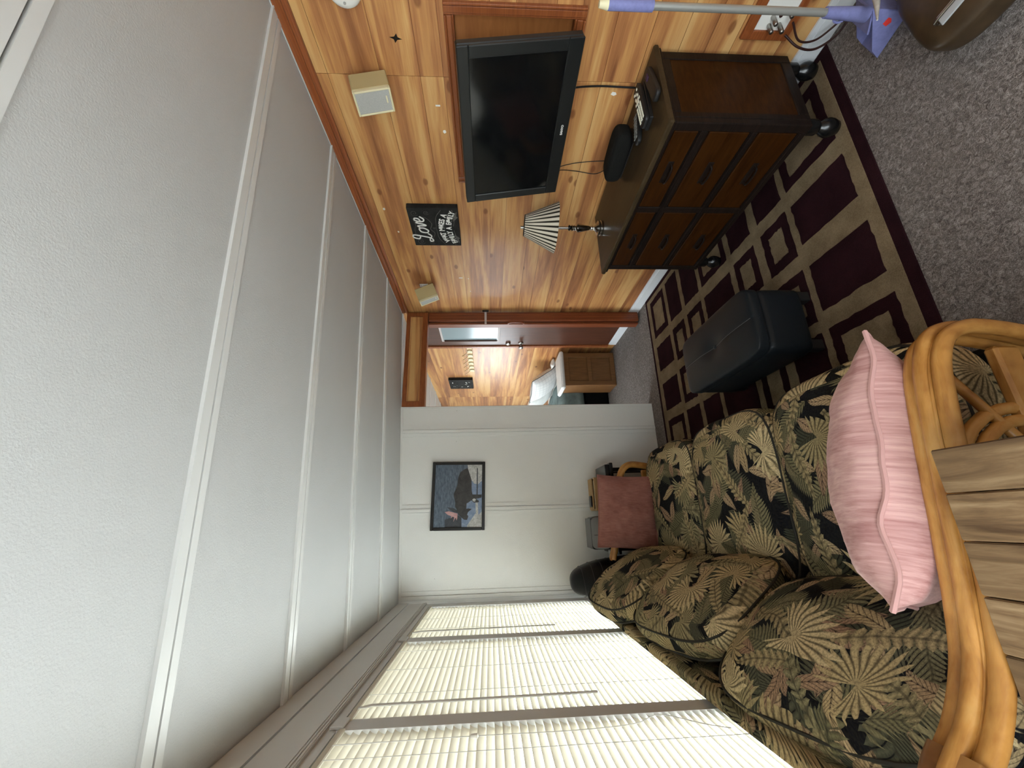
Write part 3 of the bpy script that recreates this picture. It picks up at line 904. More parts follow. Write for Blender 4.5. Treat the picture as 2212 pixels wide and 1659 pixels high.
ARM = [(-0.47, 0.80), (-0.40, 0.762), (-0.33, 0.700), (-0.25, 0.655), (-0.16, 0.630), (-0.06, 0.611), (0.09, 0.586), (0.20, 0.566), (0.28, 0.545), (0.335, 0.510), (0.358, 0.452), (0.350, 0.37), (0.325, 0.26), (0.30, 0.14), (0.295, 0.0135)]
def arm(sgn, ys, deco):
    path_xz = ARM if deco else ARM[3:]
    for k, y in enumerate(ys):
        P = [(x + (0.010 if k == 1 else 0.0), y, z + (0.006 if k == 1 else 0)) for x, z in path_xz]
        MB().tube(spline(P, 6), 0.0155, 12).build('rattan_pole', 'rattan', sofa)
    for k in range(len(ys) - 1):
        P = [(x - 0.004, (ys[k] + ys[k + 1]) / 2, z + 0.0125) for x, z in (ARM[1:11] if deco else ARM[3:11])]
        MB().tube(spline(P, 6), 0.0042, 6).build('rattan_strip', 'rattan', sofa)
    ym = sum(ys) / len(ys); hw = abs(ys[0] - ys[-1]) / 2
    # wrapped binding where the arm meets the back
    b = MB(); R = 0.021
    path = spline([(-0.455, ym, 0.793), (-0.42, ym, 0.774), (-0.385, ym, 0.749), (-0.365, ym, 0.731)], 5)
    ring = []
    for i, p in enumerate(path):
        t = (path[min(i + 1, len(path) - 1)] - path[max(i - 1, 0)]).normalized(); n = Vector((-t.z, 0, t.x))
        sec = []
        for j in range(20):
            a = 2 * PI * j / 20
            yy = hw * (1 if math.cos(a) > 0 else -1) + R * math.cos(a)
            sec.append(p + Vector((0, yy, 0)) + n * (R * math.sin(a)))
        ring.append(sec)
    vs = [q for s in ring for q in s]; m = 20
    b.add(vs, [(i * m + j, i * m + (j + 1) % m, (i + 1) * m + (j + 1) % m, (i + 1) * m + j) for i in range(len(ring) - 1) for j in range(m)] + [tuple(range(m)), tuple((len(ring) - 1) * m + j for j in range(m))])
    b.sm = True
    if deco: b.build('arm_binding', 'rattan_binding', sofa)
    # rear leg and lower rail
    MB().tube([(-0.49, ym, 0.82 if deco else 0.66), (-0.50, ym, 0.40), (-0.50, ym, 0.01)], 0.017, 12).build('rear_leg', 'rattan', sofa)
    MB().tube([(-0.49, ym, 0.17), (0.31, ym, 0.17)], 0.0155, 10).build('lower_rail', 'rattan', sofa)
    MB().bbox(-0.49, 0.322, ym - 0.013, ym + 0.013, 0.335, 0.392, 0.006).build('middle_rail', 'rattan', sofa)
    if deco:
        MB().tube([(0.292, ym, 0.535), (0.165, ym, 0.440), (0.06, ym, 0.36)], 0.0095, 10).build('spoke', 'rattan', sofa)
        for r in (0.125, 0.152):
            P = [(0.04 + r * math.cos(PI * k / 12), ym + (0.0 if r < .14 else 0.004), 0.375 + r * 1.15 * math.sin(PI * k / 12)) for k in range(13)]
            MB().tube(P, 0.0125, 10).build('arch', 'rattan', sofa)
arm(1, (0.766, 0.737, 0.708), True)
arm(-1, (2.868, 2.840, 2.812), False)
MB().tube([(0.335, 0.75, 0.205), (0.335, 2.83, 0.205)], 0.017, 12).build('front_rail', 'rattan', sofa)
MB().tube([(-0.49, 0.73, 0.205), (-0.49, 2.84, 0.205)], 0.017, 12).build('rear_rail', 'rattan', sofa)

# throw pillows
pp = thing('throw_pillow', (0.08, 0.92, 0.41), 'large pale pink velvet pillow leaning on the near rattan arm', 'pillow')
b, rim = throw(0.290, 0.185, 0.115, 34, 0.011, 4.0, 0.06)
mt = Matrix.Translation((0.075, 0.915, 0.512)) @ Matrix.Rotation(math.radians(13), 4, 'Y') @ Matrix.Rotation(math.radians(-50), 4, 'X')
b.xform(mt)
for nm, lo, mat_ in (('front_cover', 0, 'pink_velvet'), ('back_cover', 1, 'pink_velvet')):
    half = MB(); nv, nq = len(b.v) // 2, len(b.f) // 2; half.sm = True
    half.v = b.v[lo * nv:(lo + 1) * nv]; half.f = [tuple(k - lo * nv for k in f_) for f_ in b.f[lo * nq:(lo + 1) * nq]]
    half.uv = {k: b.uv[k + lo * nq] for k in range(nq)}
    half.build(nm, mat_, pp)
MB().tube([mt @ p for p in rim], 0.0055, 6, closed=True).build('seam', 'pink_velvet', pp)
rp = thing('throw_pillow', (0.04, 2.68, 0.41), 'smaller dusty rose velvet pillow at the far end of the sofa', 'pillow')
b, rim = throw(0.225, 0.182, 0.075, 30, 0.013, 9.0, 0.04)
mt = Matrix.Translation((0.045, 2.690, 0.575)) @ Matrix.Rotation(math.radians(5), 4, 'Y') @ Matrix.Rotation(math.radians(76), 4, 'X')
b.xform(mt); b.build('cover', 'rose_velvet', rp)
MB().tube([mt @ p for p in rim], 0.0045, 6, closed=True).build('seam', 'rose_velvet', rp)

# ------------------------------------------------------------------ plank side table by the near arm
st = thing('side_table', (-0.09, 0.45, 0.0), 'weathered plank side table beside the near sofa arm', 'table')
PX = [0.101, 0.025, -0.052, -0.135, -0.216, -0.288]
for i in range(5):
    MB().bbox(PX[i + 1] + 0.0008, PX[i] - 0.0008, 0.20, 0.690 + (0.0, 0.0, 0.001, 0.0, 0.0)[i], 0.636, 0.660 + (0, 0.0012, 0.0, 0.0008, 0)[i], 0.0025).build('plank', 'table_plank', st)
MB().bbox(-0.27, 0.085, 0.205, 0.24, 0.575, 0.635, 0.003).build('apron', 'table_plank', st)
MB().bbox(-0.27, 0.085, 0.635, 0.665, 0.585, 0.635, 0.003).build('apron', 'table_plank', st)
for (x, y) in ((-0.275, 0.215), (0.055, 0.215), (-0.275, 0.625), (0.055, 0.625)):
    MB().bbox(x, x + 0.035, y, y + 0.035, 0.0, 0.635, 0.003).build('leg', 'table_plank', st)

# ------------------------------------------------------------------ rug
rug = thing('area_rug', (1.0, 2.15, 0.0), 'tan area rug with wine red rectangles and border', 'rug')
MB().bbox(0.16, 1.880, 1.085, 3.215, 0.0005, 0.008, 0.003).build('border', 'rug_wine', rug)
MB().bbox(0.205, 1.845, 1.128, 3.178, 0.0075, 0.010, 0.001).build('field', 'rug_tan', rug)
colX = [(1.46, 1.80), (1.16, 1.375), (0.82, 1.045), (0.50, 0.735), (0.24, 0.43)]
rows = [((1.18, 1.475), 'FSSFS'), ((1.515, 1.70), 'SFFSS'), ((1.765, 1.95), 'SFSFS'), ((2.00, 2.30), 'FSSSF'), ((2.345, 2.545), 'SFFSS'), ((2.60, 2.79), 'SFFSF'), ((2.845, 3.11), 'FSSFS')]
def jag(x0, x1, y0, y1, a):
    """rectangle whose outline steps a little, as woven"""
    P = []; rnd = random.Random(int(x0 * 977 + y0 * 313))
    def side(p, q):
        n = 9
        for k in range(n):
            t = k / n; d = (rnd.random() - 0.5) * a if k else 0
            nx, ny = (q[1] - p[1]), -(q[0] - p[0]); L = math.hypot(nx, ny)
            P.append((p[0] + (q[0] - p[0]) * t + nx / L * d, p[1] + (q[1] - p[1]) * t + ny / L * d))
    side((x0, y0), (x1, y0)); side((x1, y0), (x1, y1)); side((x1, y1), (x0, y1)); side((x0, y1), (x0, y0))
    return P
up = lambda a, b, w: (a, b, w)
for (y0, y1), kinds in rows:
    for (x0, x1), k in zip(colX, kinds):
        if k == 'F' and (y1 - y0) < 0.22: x0 -= 0.03; x1 += 0.01
        if k == 'S':
            MB().prism(jag(x0, x1, y0, y1, 0.008), 0.0095, 0.0125, up).build('solid_rectangle', 'rug_wine', rug)
        else:
            o = jag(x0, x1, y0, y1, 0.007); w, w2 = 0.052, 0.042
            i = jag(x0 + w, x1 - w, y0 + w2, y1 - w2, 0.007); n = len(o)
            b = MB(); z0, z1 = 0.0095, 0.0125
            vs = [(x, y, z1) for x, y in o] + [(x, y, z1) for x, y in i] + [(x, y, z0) for x, y in o] + [(x, y, z0) for x, y in i]
            fs = []
            for k2 in range(n):
                l = (k2 + 1) % n
                fs += [(k2, l, n + l, n + k2), (2 * n + k2, 2 * n + l, l, k2), (n + k2, n + l, 3 * n + l, 3 * n + k2)]
            b.add(vs, fs).build('hollow_rectangle', 'rug_wine', rug)

# ------------------------------------------------------------------ ottoman
ot = thing('ottoman', (0.80, 1.81, 0.0), 'dark leather ottoman with one tufted button, on the rug', 'ottoman')
X0, X1, Y0, Y1 = 0.642, 0.962, 1.495, 2.125
body = boxed(((X1 - X0) / 2 - 0.008, (Y1 - Y0) / 2 - 0.008, 0.102), 0.0, 14, 16.0, 0.001, 1.0)
body.xform(Matrix.Translation(((X0 + X1) / 2, (Y0 + Y1) / 2, 0.162))).build('body', 'navy_leather', ot)
def dent(w):
    r2 = (w.x / 0.05) ** 2 + (w.y / 0.07) ** 2
    if w.z > 0:
        w.z -= 0.016 * math.exp(-r2) + 0.0035 * math.exp(-(w.x / 0.006) ** 2)
    return w
lid = boxed(((X1 - X0) / 2, (Y1 - Y0) / 2, 0.032), 0.22, 44, 9.0, 0.0008, 2.0, sag=dent)
lid.xform(Matrix.Translation(((X0 + X1) / 2, (Y0 + Y1) / 2, 0.292))).build('lid', 'navy_leather', ot)
MB().tube([p + Vector(((X0 + X1) / 2, (Y0 + Y1) / 2, 0.292)) for p in welt(((X1 - X0) / 2, (Y1 - Y0) / 2, 0.032), -0.85, 9.0, 80, 1.005)], 0.003, 6, closed=True).build('piping', 'navy_leather', ot)
MB().lathe([(0.001, -0.004), (0.012, -0.003), (0.013, 0.0), (0.009, 0.004), (0.001, 0.006)], 14, ((X0 + X1) / 2, (Y0 + Y1) / 2, 0.313)).build('button', 'navy_leather', ot)
for (x, y) in ((X0 + 0.02, Y0 + 0.02), (X1 - 0.065, Y0 + 0.02), (X0 + 0.02, Y1 - 0.065), (X1 - 0.065, Y1 - 0.065)):
    MB().bbox(x, x + 0.045, y, y + 0.045, 0.0126, 0.085, 0.004).build('foot', 'black_plastic', ot)

cxo = (X0 + X1) / 2
MB().tube(spline([(cxo, Y0 + 0.008, 0.3235), (cxo, Y0 + 0.10, 0.3285), (cxo, Y0 + 0.20, 0.3275), (cxo, Y0 + 0.27, 0.318), (cxo, Y0 + 0.315, 0.3135), (cxo, Y0 + 0.36, 0.318), (cxo, Y0 + 0.43, 0.3275), (cxo, Y0 + 0.53, 0.3285), (cxo, Y1 - 0.008, 0.3235)], 6), 0.0009, 6).build('stitched_seam', 'device_grey', ot)  # seam in lighter grey than the leather, its highlight painted into the colour
# ------------------------------------------------------------------ dresser
dr = thing('dresser', (1.66, 1.60, 0.0), 'dark brown wooden dresser with six drawers and bun feet', 'dresser')
DX0, DX1, DY0, DY1, DZ0, DZ1 = 1.455, 1.862, 1.125, 2.095, 0.150, 0.722
MB().bbox(DX0 + 0.012, DX1, DY0 + 0.008, DY1 - 0.008, DZ0 + 0.01, DZ1, 0.003).build('carcass', 'dresser_black', dr)
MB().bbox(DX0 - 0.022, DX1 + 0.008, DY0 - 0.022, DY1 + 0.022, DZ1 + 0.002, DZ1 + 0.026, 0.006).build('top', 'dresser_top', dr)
MB().bbox(DX0 - 0.012, DX1 + 0.004, DY0 - 0.012, DY1 + 0.012, DZ1 - 0.010, DZ1 + 0.002, 0.004).build('top_moulding', 'dresser_black', dr)
for (a, b) in ((DY0, DY0 + 0.038), (1.575, 1.612), (DY1 - 0.038, DY1)):
    MB().bbox(DX0, DX0 + 0.03, a, b, DZ0, DZ1 - 0.01, 0.004).build('stile', 'dresser_black', dr)
for y in (DY0, DY1 - 0.01):
    MB().bbox(DX1 - 0.045, DX1, y, y + 0.01, DZ0, DZ1 - 0.01, 0.003).build('side_stile', 'dresser_black', dr)
    MB().bbox(DX0 + 0.03, DX0 + 0.06, y, y + 0.01, DZ0, DZ1 - 0.01, 0.003).build('side_stile', 'dresser_black', dr)
    MB().bbox(DX0 + 0.06, DX1 - 0.045, y, y + 0.01, DZ0, DZ0 + 0.045, 0.003).build('side_rail', 'dresser_black', dr)
    MB().bbox(DX0 + 0.06, DX1 - 0.045, y, y + 0.01, DZ1 - 0.045, DZ1 - 0.01, 0.003).build('side_rail', 'dresser_black', dr)
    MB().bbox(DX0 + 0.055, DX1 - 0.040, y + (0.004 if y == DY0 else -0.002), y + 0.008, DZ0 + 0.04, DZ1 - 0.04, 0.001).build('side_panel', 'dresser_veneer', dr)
rowz = [(0.598, 0.700), (0.385, 0.555), (0.186, 0.348)]
for (a, b) in ((0.700, 0.712), (0.560, 0.594), (0.352, 0.381), (0.150, 0.182)):
    MB().bbox(DX0 + 0.002, DX0 + 0.03, DY0 + 0.038, DY1 - 0.038, a, b, 0.003).build('rail', 'dresser_black', dr)
    MB().bbox(DX0 - 0.004, DX0 + 0.006, DY0 + 0.036, DY1 - 0.036, b - 0.007, b - 0.001, 0.002).build('rail_bead', 'dresser_black', dr)
for (z0, z1) in rowz:
    for (y0, y1) in ((DY0 + 0.04, 1.573), (1.614, DY1 - 0.04)):
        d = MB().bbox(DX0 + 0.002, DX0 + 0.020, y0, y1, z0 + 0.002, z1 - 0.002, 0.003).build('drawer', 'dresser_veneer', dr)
        cy, cz = (y0 + y1) / 2 - 0.005, (z0 + z1) / 2
        MB().bbox(DX0 - 0.001, DX0 + 0.003, cy - 0.058, cy + 0.058, cz - 0.013, cz + 0.013, 0.002).build('handle_plate', 'dresser_black', d)
        MB().tube(spline([(DX0 - 0.001, cy - 0.045, cz), (DX0 - 0.020, cy - 0.040, cz - 0.004), (DX0 - 0.024, cy, cz - 0.006), (DX0 - 0.020, cy + 0.040, cz - 0.004), (DX0 - 0.001, cy + 0.045, cz)], 4), 0.0045, 8).build('handle', 'dresser_black', d)
prof = [(0.016, 0.0), (0.028, 0.008), (0.035, 0.028), (0.037, 0.045), (0.032, 0.062), (0.024, 0.074), (0.019, 0.082), (0.026, 0.090), (0.030, 0.098), (0.030, 0.138)]
for (x, y, z) in ((DX0 + 0.035, DY0 + 0.035, 0.0128), (DX0 + 0.035, DY1 - 0.035, 0.0128), (DX1 - 0.04, DY0 + 0.035, 0.0128), (DX1 - 0.04, DY1 - 0.035, 0.0128)):
    MB().lathe(prof, 24, (x, y, z)).build('bun_foot', 'gloss_black', dr)
DT = DZ1 + 0.0262

# lamp
lp = thing('table_lamp', (1.685, 2.0, DT), 'small table lamp with a striped shade and silver base on the dresser', 'lamp')
pr = [(0.044, 0), (0.045, 0.004), (0.045, 0.014), (0.041, 0.017), (0.043, 0.022), (0.043, 0.030), (0.036, 0.034), (0.022, 0.040), (0.012, 0.050), (0.010, 0.058), (0.016, 0.062), (0.010, 0.067), (0.014, 0.072), (0.010, 0.077),
      (0.013, 0.085), (0.021, 0.120), (0.026, 0.145), (0.0265, 0.150), (0.028, 0.154), (0.016, 0.160), (0.013, 0.168), (0.018, 0.173), (0.013, 0.179), (0.018, 0.185), (0.018, 0.190), (0.009, 0.196)]
MB().lathe(pr, 32, (1.685, 2.0, DT)).build('base', 'chrome', lp)
MB().lathe([(0.009, 0.196), (0.017, 0.200), (0.017, 0.206), (0.009, 0.210)], 20, (1.685, 2.0, DT)).build('collar', 'gloss_black', lp)
MB().lathe([(0.0085, 0.210), (0.0085, 0.50)], 16, (1.685, 2.0, DT)).build('stem', 'brushed_metal', lp)
sh = MB(); n = 64
tl = Matrix.Translation((1.683, 2.0, DT + 0.285)) @ Matrix.Rotation(math.radians(5), 4, 'Y')
vs = []
for (r, z) in ((0.148, 0.0), (0.062, 0.192), (0.060, 0.192), (0.146, 0.0)):
    for j in range(n + 1):
        a = 2 * PI * j / n; vs.append(tl @ Vector((r * math.cos(a), r * math.sin(a), z)))
N1 = n + 1
for i in range(3):
    for j in range(n):
        sh.uv[len(sh.f)] = [(j / n, i), ((j + 1) / n, i), ((j + 1) / n, i + 1), (j / n, i + 1)]
        sh.f.append((i * N1 + j, i * N1 + j + 1, (i + 1) * N1 + j + 1, (i + 1) * N1 + j))
sh.v = vs; sh.sm = True
sh.build('shade', 'striped_shade', lp)
MB().tube([tl @ Vector((0.061 * math.cos(2 * PI * k / 40), 0.061 * math.sin(2 * PI * k / 40), 0.193)) for k in range(40)], 0.0022, 6, closed=True).build('shade_rim', 'black_plastic', lp)
sp = MB()
for k in range(3):
    a = 2 * PI * k / 3; sp.tube([tl @ Vector((0, 0, 0.185)), tl @ Vector((0.06 * math.cos(a), 0.06 * math.sin(a), 0.19))], 0.0016, 5)
sp.build('shade_spider', 'brushed_metal', lp)

# black cloth speaker box
bx = thing('soundbox', (1.735, 1.515, DT), 'black cloth covered speaker box on the dresser', 'speaker')
q = boxed((0.062, 0.128, 0.043), 0.06, 14, 4.5, 0.0, 1.0)
q.xform(Matrix.Translation((1.735, 1.520, DT + 0.047)) @ Matrix.Rotation(math.radians(6), 4, 'Z')).build('body', 'black_cloth', bx)
MB().bbox(1.685, 1.785, 1.415, 1.625, DT + 0.0002, DT + 0.006, 0.002).build('foot_pad', 'black_plastic', bx)

# remote controls, in a dark caddy
def remote(cx, cy, z, L, W, yaw, label, keys, kmat, tilt=0.0, extra=None):
    t = thing('remote_control', (cx, cy, z), label, 'remote', 'remote controls on the dresser')
    mtx = Matrix.Translation((cx, cy, z)) @ Matrix.Rotation(math.radians(yaw), 4, 'Z') @ Matrix.Rotation(math.radians(tilt), 4, 'Y')
    boxed((L / 2, W / 2, 0.011), 0.0, 8, 7.0, 0.0, 0).xform(mtx @ Matrix.Translation((0, 0, 0.012))).build('body', 'black_plastic', t)
    for (kx, ky, kw, kh) in keys:
        b = MB().bbox(kx - kw / 2, kx + kw / 2, ky - kh / 2, ky + kh / 2, 0.0222, 0.0252, 0.001); b.xform(mtx)
        b.build('button', kmat, t)
    return t
kk = []
for i in range(8):
    for j in range(3): kk.append((-0.092 + i * 0.0125, -0.016 + j * 0.016, 0.009, 0.011))
kk += [(0.026, 0, 0.03, 0.022), (0.026, 0.019, 0.012, 0.009), (0.026, -0.019, 0.012, 0.009), (0.052, 0.012, 0.012, 0.010), (0.052, -0.012, 0.012, 0.010), (0.07, 0, 0.012, 0.012), (0.085, 0.014, 0.010, 0.009), (0.085, -0.014, 0.010, 0.009)]
remote(1.690, 1.235, DT + 0.018, 0.235, 0.062, 4, 'black remote control with rows of white buttons on the dresser', kk, 'button_white', 0)
cd = thing('remote_caddy', (1.690, 1.235, DT), 'low black tray under the white buttoned remote control', 'tray')
MB().bbox(1.585, 1.80, 1.205, 1.27, DT + 0.0002, DT + 0.017, 0.003).build('tray', 'black_plastic', cd)
remote(1.690, 1.325, DT + 0.001, 0.17, 0.045, -18, 'slim grey buttoned remote control next to the speaker box', [(-0.06 + 0.014 * i, -0.01 + 0.02 * j, 0.010, 0.014) for i in range(8) for j in range(2)], 'button_grey')
remote(1.700, 1.150, DT + 0.001, 0.20, 0.052, 10, 'black remote control with one purple key at the dresser edge', [(0.05, 0.0, 0.03, 0.02)], 'key_purple')

# ------------------------------------------------------------------ television in its niche
nb = MB().box(WX + 0.052, WX + 0.059, 1.036, 1.824, 1.086, 1.574).build('wall_niche', 'niche_panel'); nb['kind'] = 'structure'
fr = MB()
def rail(y0, y1, z0, z1, along, flip):
    """moulded frame piece on the wall"""
    for (d0, d1, t) in ((0.0, 0.2, 0.020), (0.2, 0.28, 0.013), (0.28, 0.80, 0.016), (0.80, 1.0, 0.011)):
        if flip: d0, d1 = 1 - d1, 1 - d0
        b = MB()
        if along == 'z': b.bbox(WX - t, WX - 0.0005, y0 + (y1 - y0) * d0, y0 + (y1 - y0) * d1, z0, z1, 0.002)
        else: b.bbox(WX - t, WX - 0.0005, y0, y1, z0 + (z1 - z0) * d0, z0 + (z1 - z0) * d1, 0.002)
        b.build('frame_moulding', 'trim_brown', nb)
rail(0.996, 1.040, 1.046, 1.612, 'z', False)
rail(1.820, 1.862, 1.046, 1.612, 'z', True)
rail(1.040, 1.820, 1.046, 1.088, 'y', False)
rail(1.040, 1.820, 1.572, 1.612, 'y', True)

tv = thing('television', (1.72, 1.405, 1.05), 'black flat screen television tilted out of the wood niche', 'television')
W_, H_ = 0.772, 0.502
tm = Matrix.Translation((1.727, 1.405, 1.313)) @ Matrix.Rotation(math.radians(-9.5), 4, 'Y')
# local: x towards the wall, y along the wall, z up; screen faces -x
def tvb(x0, x1, y0, y1, z0, z1, name, mat, b=0.004, par=None):
    q = MB().bbox(x0, x1, y0, y1, z0, z1, b); q.xform(tm); return q.build(name, mat, par or tv)
bw = 0.046
tvb(-0.004, 0.030, -W_ / 2, W_ / 2, -H_ / 2, H_ / 2, 'housing', 'tv_black', 0.006)
tvb(0.030, 0.075, -W_ / 2 + 0.07, W_ / 2 - 0.07, -H_ / 2 + 0.06, H_ / 2 - 0.06, 'back_cover', 'tv_black', 0.02)
for (y0, y1, z0, z1) in ((-W_ / 2, W_ / 2, H_ / 2 - bw, H_ / 2), (-W_ / 2, W_ / 2, -H_ / 2, -H_ / 2 + 0.062), (-W_ / 2, -W_ / 2 + bw, -H_ / 2 + 0.062, H_ / 2 - bw), (W_ / 2 - bw, W_ / 2, -H_ / 2 + 0.062, H_ / 2 - bw)):
    tvb(-0.016, -0.004, y0, y1, z0, z1, 'bezel', 'tv_black', 0.003)
tvb(-0.0095, -0.003, -W_ / 2 + bw - .002, W_ / 2 - bw + .002, -H_ / 2 + 0.060, H_ / 2 - bw + .002, 'screen', 'tv_screen', 0.0005)
tvb(0.072, 0.16, -0.05, 0.05, -0.05, 0.05, 'wall_bracket', 'tv_black', 0.004)

def text_mesh(txt, size, shear=0.0, bold=0.0, ext=0.0008, space=1.0):
    c = bpy.data.curves.new('lettering', 'FONT'); c.body = txt; c.size = size; c.shear = shear; c.offset = bold; c.extrude = ext
    c.align_x = 'CENTER'; c.align_y = 'CENTER'; c.space_character = space; c.resolution_u = 3
    o = bpy.data.objects.new('lettering', c); COL.objects.link(o)
    dg = bpy.context.evaluated_depsgraph_get()
    me = bpy.data.meshes.new_from_object(o.evaluated_get(dg))
    vs = [v.co.copy() for v in me.vertices]; fs = [tuple(p.vertices) for p in me.polygons]
    bpy.data.objects.remove(o); bpy.data.curves.remove(c); bpy.data.meshes.remove(me)
    return vs, fs
# text lies in local (x right, y up); facing the room on the right hand wall: right is -? towards smaller y is the viewer's right
def on_face(mat, vs, fs, u0, v0, w=-0.0165):
    """text frame -> plane whose right is -y and up is z, facing -x"""
    return MB().add([mat @ Vector((w - p.z, u0 - p.x, v0 + p.y)) for p in vs], fs)
vs, fs = text_mesh('SANYO', 0.0155, 0.0, 0.0003)
on_face(tm, vs, fs, 0.0, -H_ / 2 + 0.030).build('lettering', 'chalk_white', tv)

# cables from the television to the dresser
def cable(name, P, r, mat, label, group=None):
    o = MB().tube(spline(P, 8), r, 7).build(name, mat); return tag(o, label, 'cable', group)
cable('power_cable', [(1.80, 1.27, 1.12), (1.845, 1.275, 1.05), (1.875, 1.285, 0.93), (1.880, 1.29, 0.80), (1.884, 1.295, 0.55), (1.884, 1.25, 0.30)], 0.0042, 'cord_black', 'black power cable dropping from the television near its logo side')
cable('signal_cable', [(1.79, 1.70, 1.10), (1.85, 1.715, 1.06), (1.872, 1.70, 0.95), (1.868, 1.68, 0.80), (1.82, 1.64, 0.775)], 0.0022, 'cord_black', 'thin straight cable from the television to the speaker box')
cable('signal_cable', [(1.80, 1.71, 1.10), (1.855, 1.735, 1.04), (1.876, 1.76, 0.94), (1.86, 1.76, 0.83), (1.80, 1.655, 0.785)], 0.0022, 'cord_black', 'thin slack looping cable from the television to the speaker box')

# ------------------------------------------------------------------ wall speakers
def speaker(cy, cz, yaw, tilt, label):
    t = thing('wall_speaker', (WX - 0.002, cy, cz), label, 'speaker', 'cream wall speakers')
    mtx = Matrix.Translation((WX - 0.085, cy, cz)) @ Matrix.Rotation(math.radians(yaw), 4, 'Z') @ Matrix.Rotation(math.radians(tilt), 4, 'Y')
    def pc(x0, x1, y0, y1, z0, z1, nm, mat, b=0.003, par=None):
        q = MB().bbox(x0, x1, y0, y1, z0, z1, b); q.xform(mtx); return q.build(nm, mat, par or t)
    W2, H2 = 0.054, 0.080
    pc(-0.050, 0.050, -W2, W2, -H2, H2, 'cabinet', 'cream_plastic', 0.004)
    fr = MB()
    for (y0, y1, z0, z1) in ((-W2, W2, H2 - 0.008, H2), (-W2, W2, -H2, -H2 + 0.008), (-W2, -W2 + 0.008, -H2 + .008, H2 - .008), (W2 - 0.008, W2, -H2 + .008, H2 - .008)):
        fr.bbox(-0.066, -0.050, y0, y1, z0, z1, 0.002)
    fr.xform(mtx).build('front_rim', 'cream_light', t)
    gr = pc(-0.062, -0.050, -W2 + 0.007, W2 - 0.007, -H2 + 0.007, H2 - 0.007, 'grille', 'grille_grey', 0.001)
    pc(-0.0632, -0.0618, -0.020, 0.012, -H2 + 0.020, -H2 + 0.026, 'badge', 'cream_light', 0.0004, gr)
    MB().bbox(WX - 0.008, WX - 0.0003, cy - 0.020, cy + 0.020, cz - 0.01, cz + 0.06, 0.002).build('mount_plate', 'white_plastic', t)
    MB().tube([(WX - 0.006, cy, cz + 0.035), (WX - 0.05, cy, cz + 0.02)], 0.012, 10).build('mount_arm', 'white_plastic', t)
    return t
speaker(1.300, 1.952, 0, -15, 'cream box speaker on the wood wall above the television')
speaker(2.965, 1.958, -12, -22, 'cream box speaker on the wood wall near the folding door')

# chalkboard style wall sign
sg = thing('wall_sign', (WX - 0.02, 2.2, 1.79), 'black chalk style canvas sign with white lettering on the wood wall', 'sign')
MB().bbox(WX - 0.038, WX - 0.0004, 2.045, 2.405, 1.635, 1.952, 0.003).build('canvas', 'chalk_black', sg)
I4 = Matrix.Identity(4)
SXF = WX - 0.0382
def sig(txt, size, u, v, rot=0.0, shear=0.0, bold=0.0, mat='chalk_white', squash=1.0):
    vs, fs = text_mesh(txt, size, shear, bold, 0.0005)
    r = math.radians(rot); vs = [Vector((p.x * squash * math.cos(r) - p.y * math.sin(r), p.x * squash * math.sin(r) + p.y * math.cos(r), p.z)) for p in vs]
    return on_face(Matrix.Translation((SXF, 2.225, 1.79)), vs, fs, -u, v, -0.0003)
def put_sig(b, name, mat): b.build(name, mat, sg)
def script(P, r):
    n = len(P); s = 0.135
    return MB().tube(spline([(SXF - 0.0004, 2.225 - (x * s - 0.008), 1.79 + 0.033 + (y + 0.16 * x + 0.18) * s) for x, y in P], 7), r, 6)
lv = script([(-0.56, 0.50), (-0.72, 0.62), (-0.62, 0.86), (-0.44, 0.80), (-0.52, 0.40), (-0.66, 0.02), (-0.86, -0.06), (-0.90, 0.08), (-0.74, 0.08), (-0.52, -0.06), (-0.32, 0.06)], 0.0050)
for P in ([(-0.02, 0.40), (-0.20, 0.34), (-0.26, 0.10), (-0.12, -0.02), (0.06, 0.14), (0.06, 0.34), (-0.02, 0.40), (0.14, 0.32)], [(0.14, 0.34), (0.22, 0.38), (0.24, 0.0), (0.34, 0.10), (0.44, 0.40), (0.50, 0.30)], [(0.52, 0.16), (0.70, 0.22), (0.74, 0.38), (0.62, 0.42), (0.52, 0.24), (0.54, 0.04), (0.68, -0.02), (0.86, 0.12)]):
    q = script(P, 0.0050); lv.add(q.v, q.f)
lv.sm = True; lv.build('script_lettering', 'chalk_white', sg)
put_sig(sig('IS', 0.024, 0.0, 0.008), 'small_lettering', 'chalk_grey')
def arc_text(txt, size, R, v0, step, sq):
    b = MB(); n = len(txt)
    for i, ch in enumerate(txt):
        if ch == ' ': continue
        a = (i - (n - 1) / 2) * step
        u = R * math.sin(a); v = v0 - R + R * math.cos(a)
        q = sig(ch, size, u, v, -math.degrees(a), 0.0, 0.0016, squash=sq); b.add(q.v, q.f)
    return b
put_sig(arc_text('WHAT MAKES A', 0.050, 0.30, -0.040, 0.072, 0.85), 'arched_lettering', 'chalk_white')
put_sig(arc_text('FAMILY A FAMILY', 0.050, 0.34, -0.088, 0.060, 0.80), 'arched_lettering', 'chalk_white')
def chalk(P, r=0.0012, mat='chalk_grey', nm='chalk_flourish'):
    MB().tube(spline([(SXF - 0.0002, 2.225 - u, 1.79 + v) for u, v in P], 6), r, 4).build(nm, mat, sg)
for (u, v, r) in ((-0.135, 0.115, 0.020), (0.135, 0.120, 0.018), (-0.145, 0.04, 0.014), (0.14, 0.045, 0.013)):
    chalk([(u + r * k / 9 * math.cos(k * 0.8), v + r * k / 9 * math.sin(k * 0.8)) for k in range(1, 14)])
chalk([(-0.10, 0.03), (-0.05, 0.012), (-0.01, 0.035), (0.04, 0.022), (0.09, 0.05), (0.10, 0.075)], 0.002)
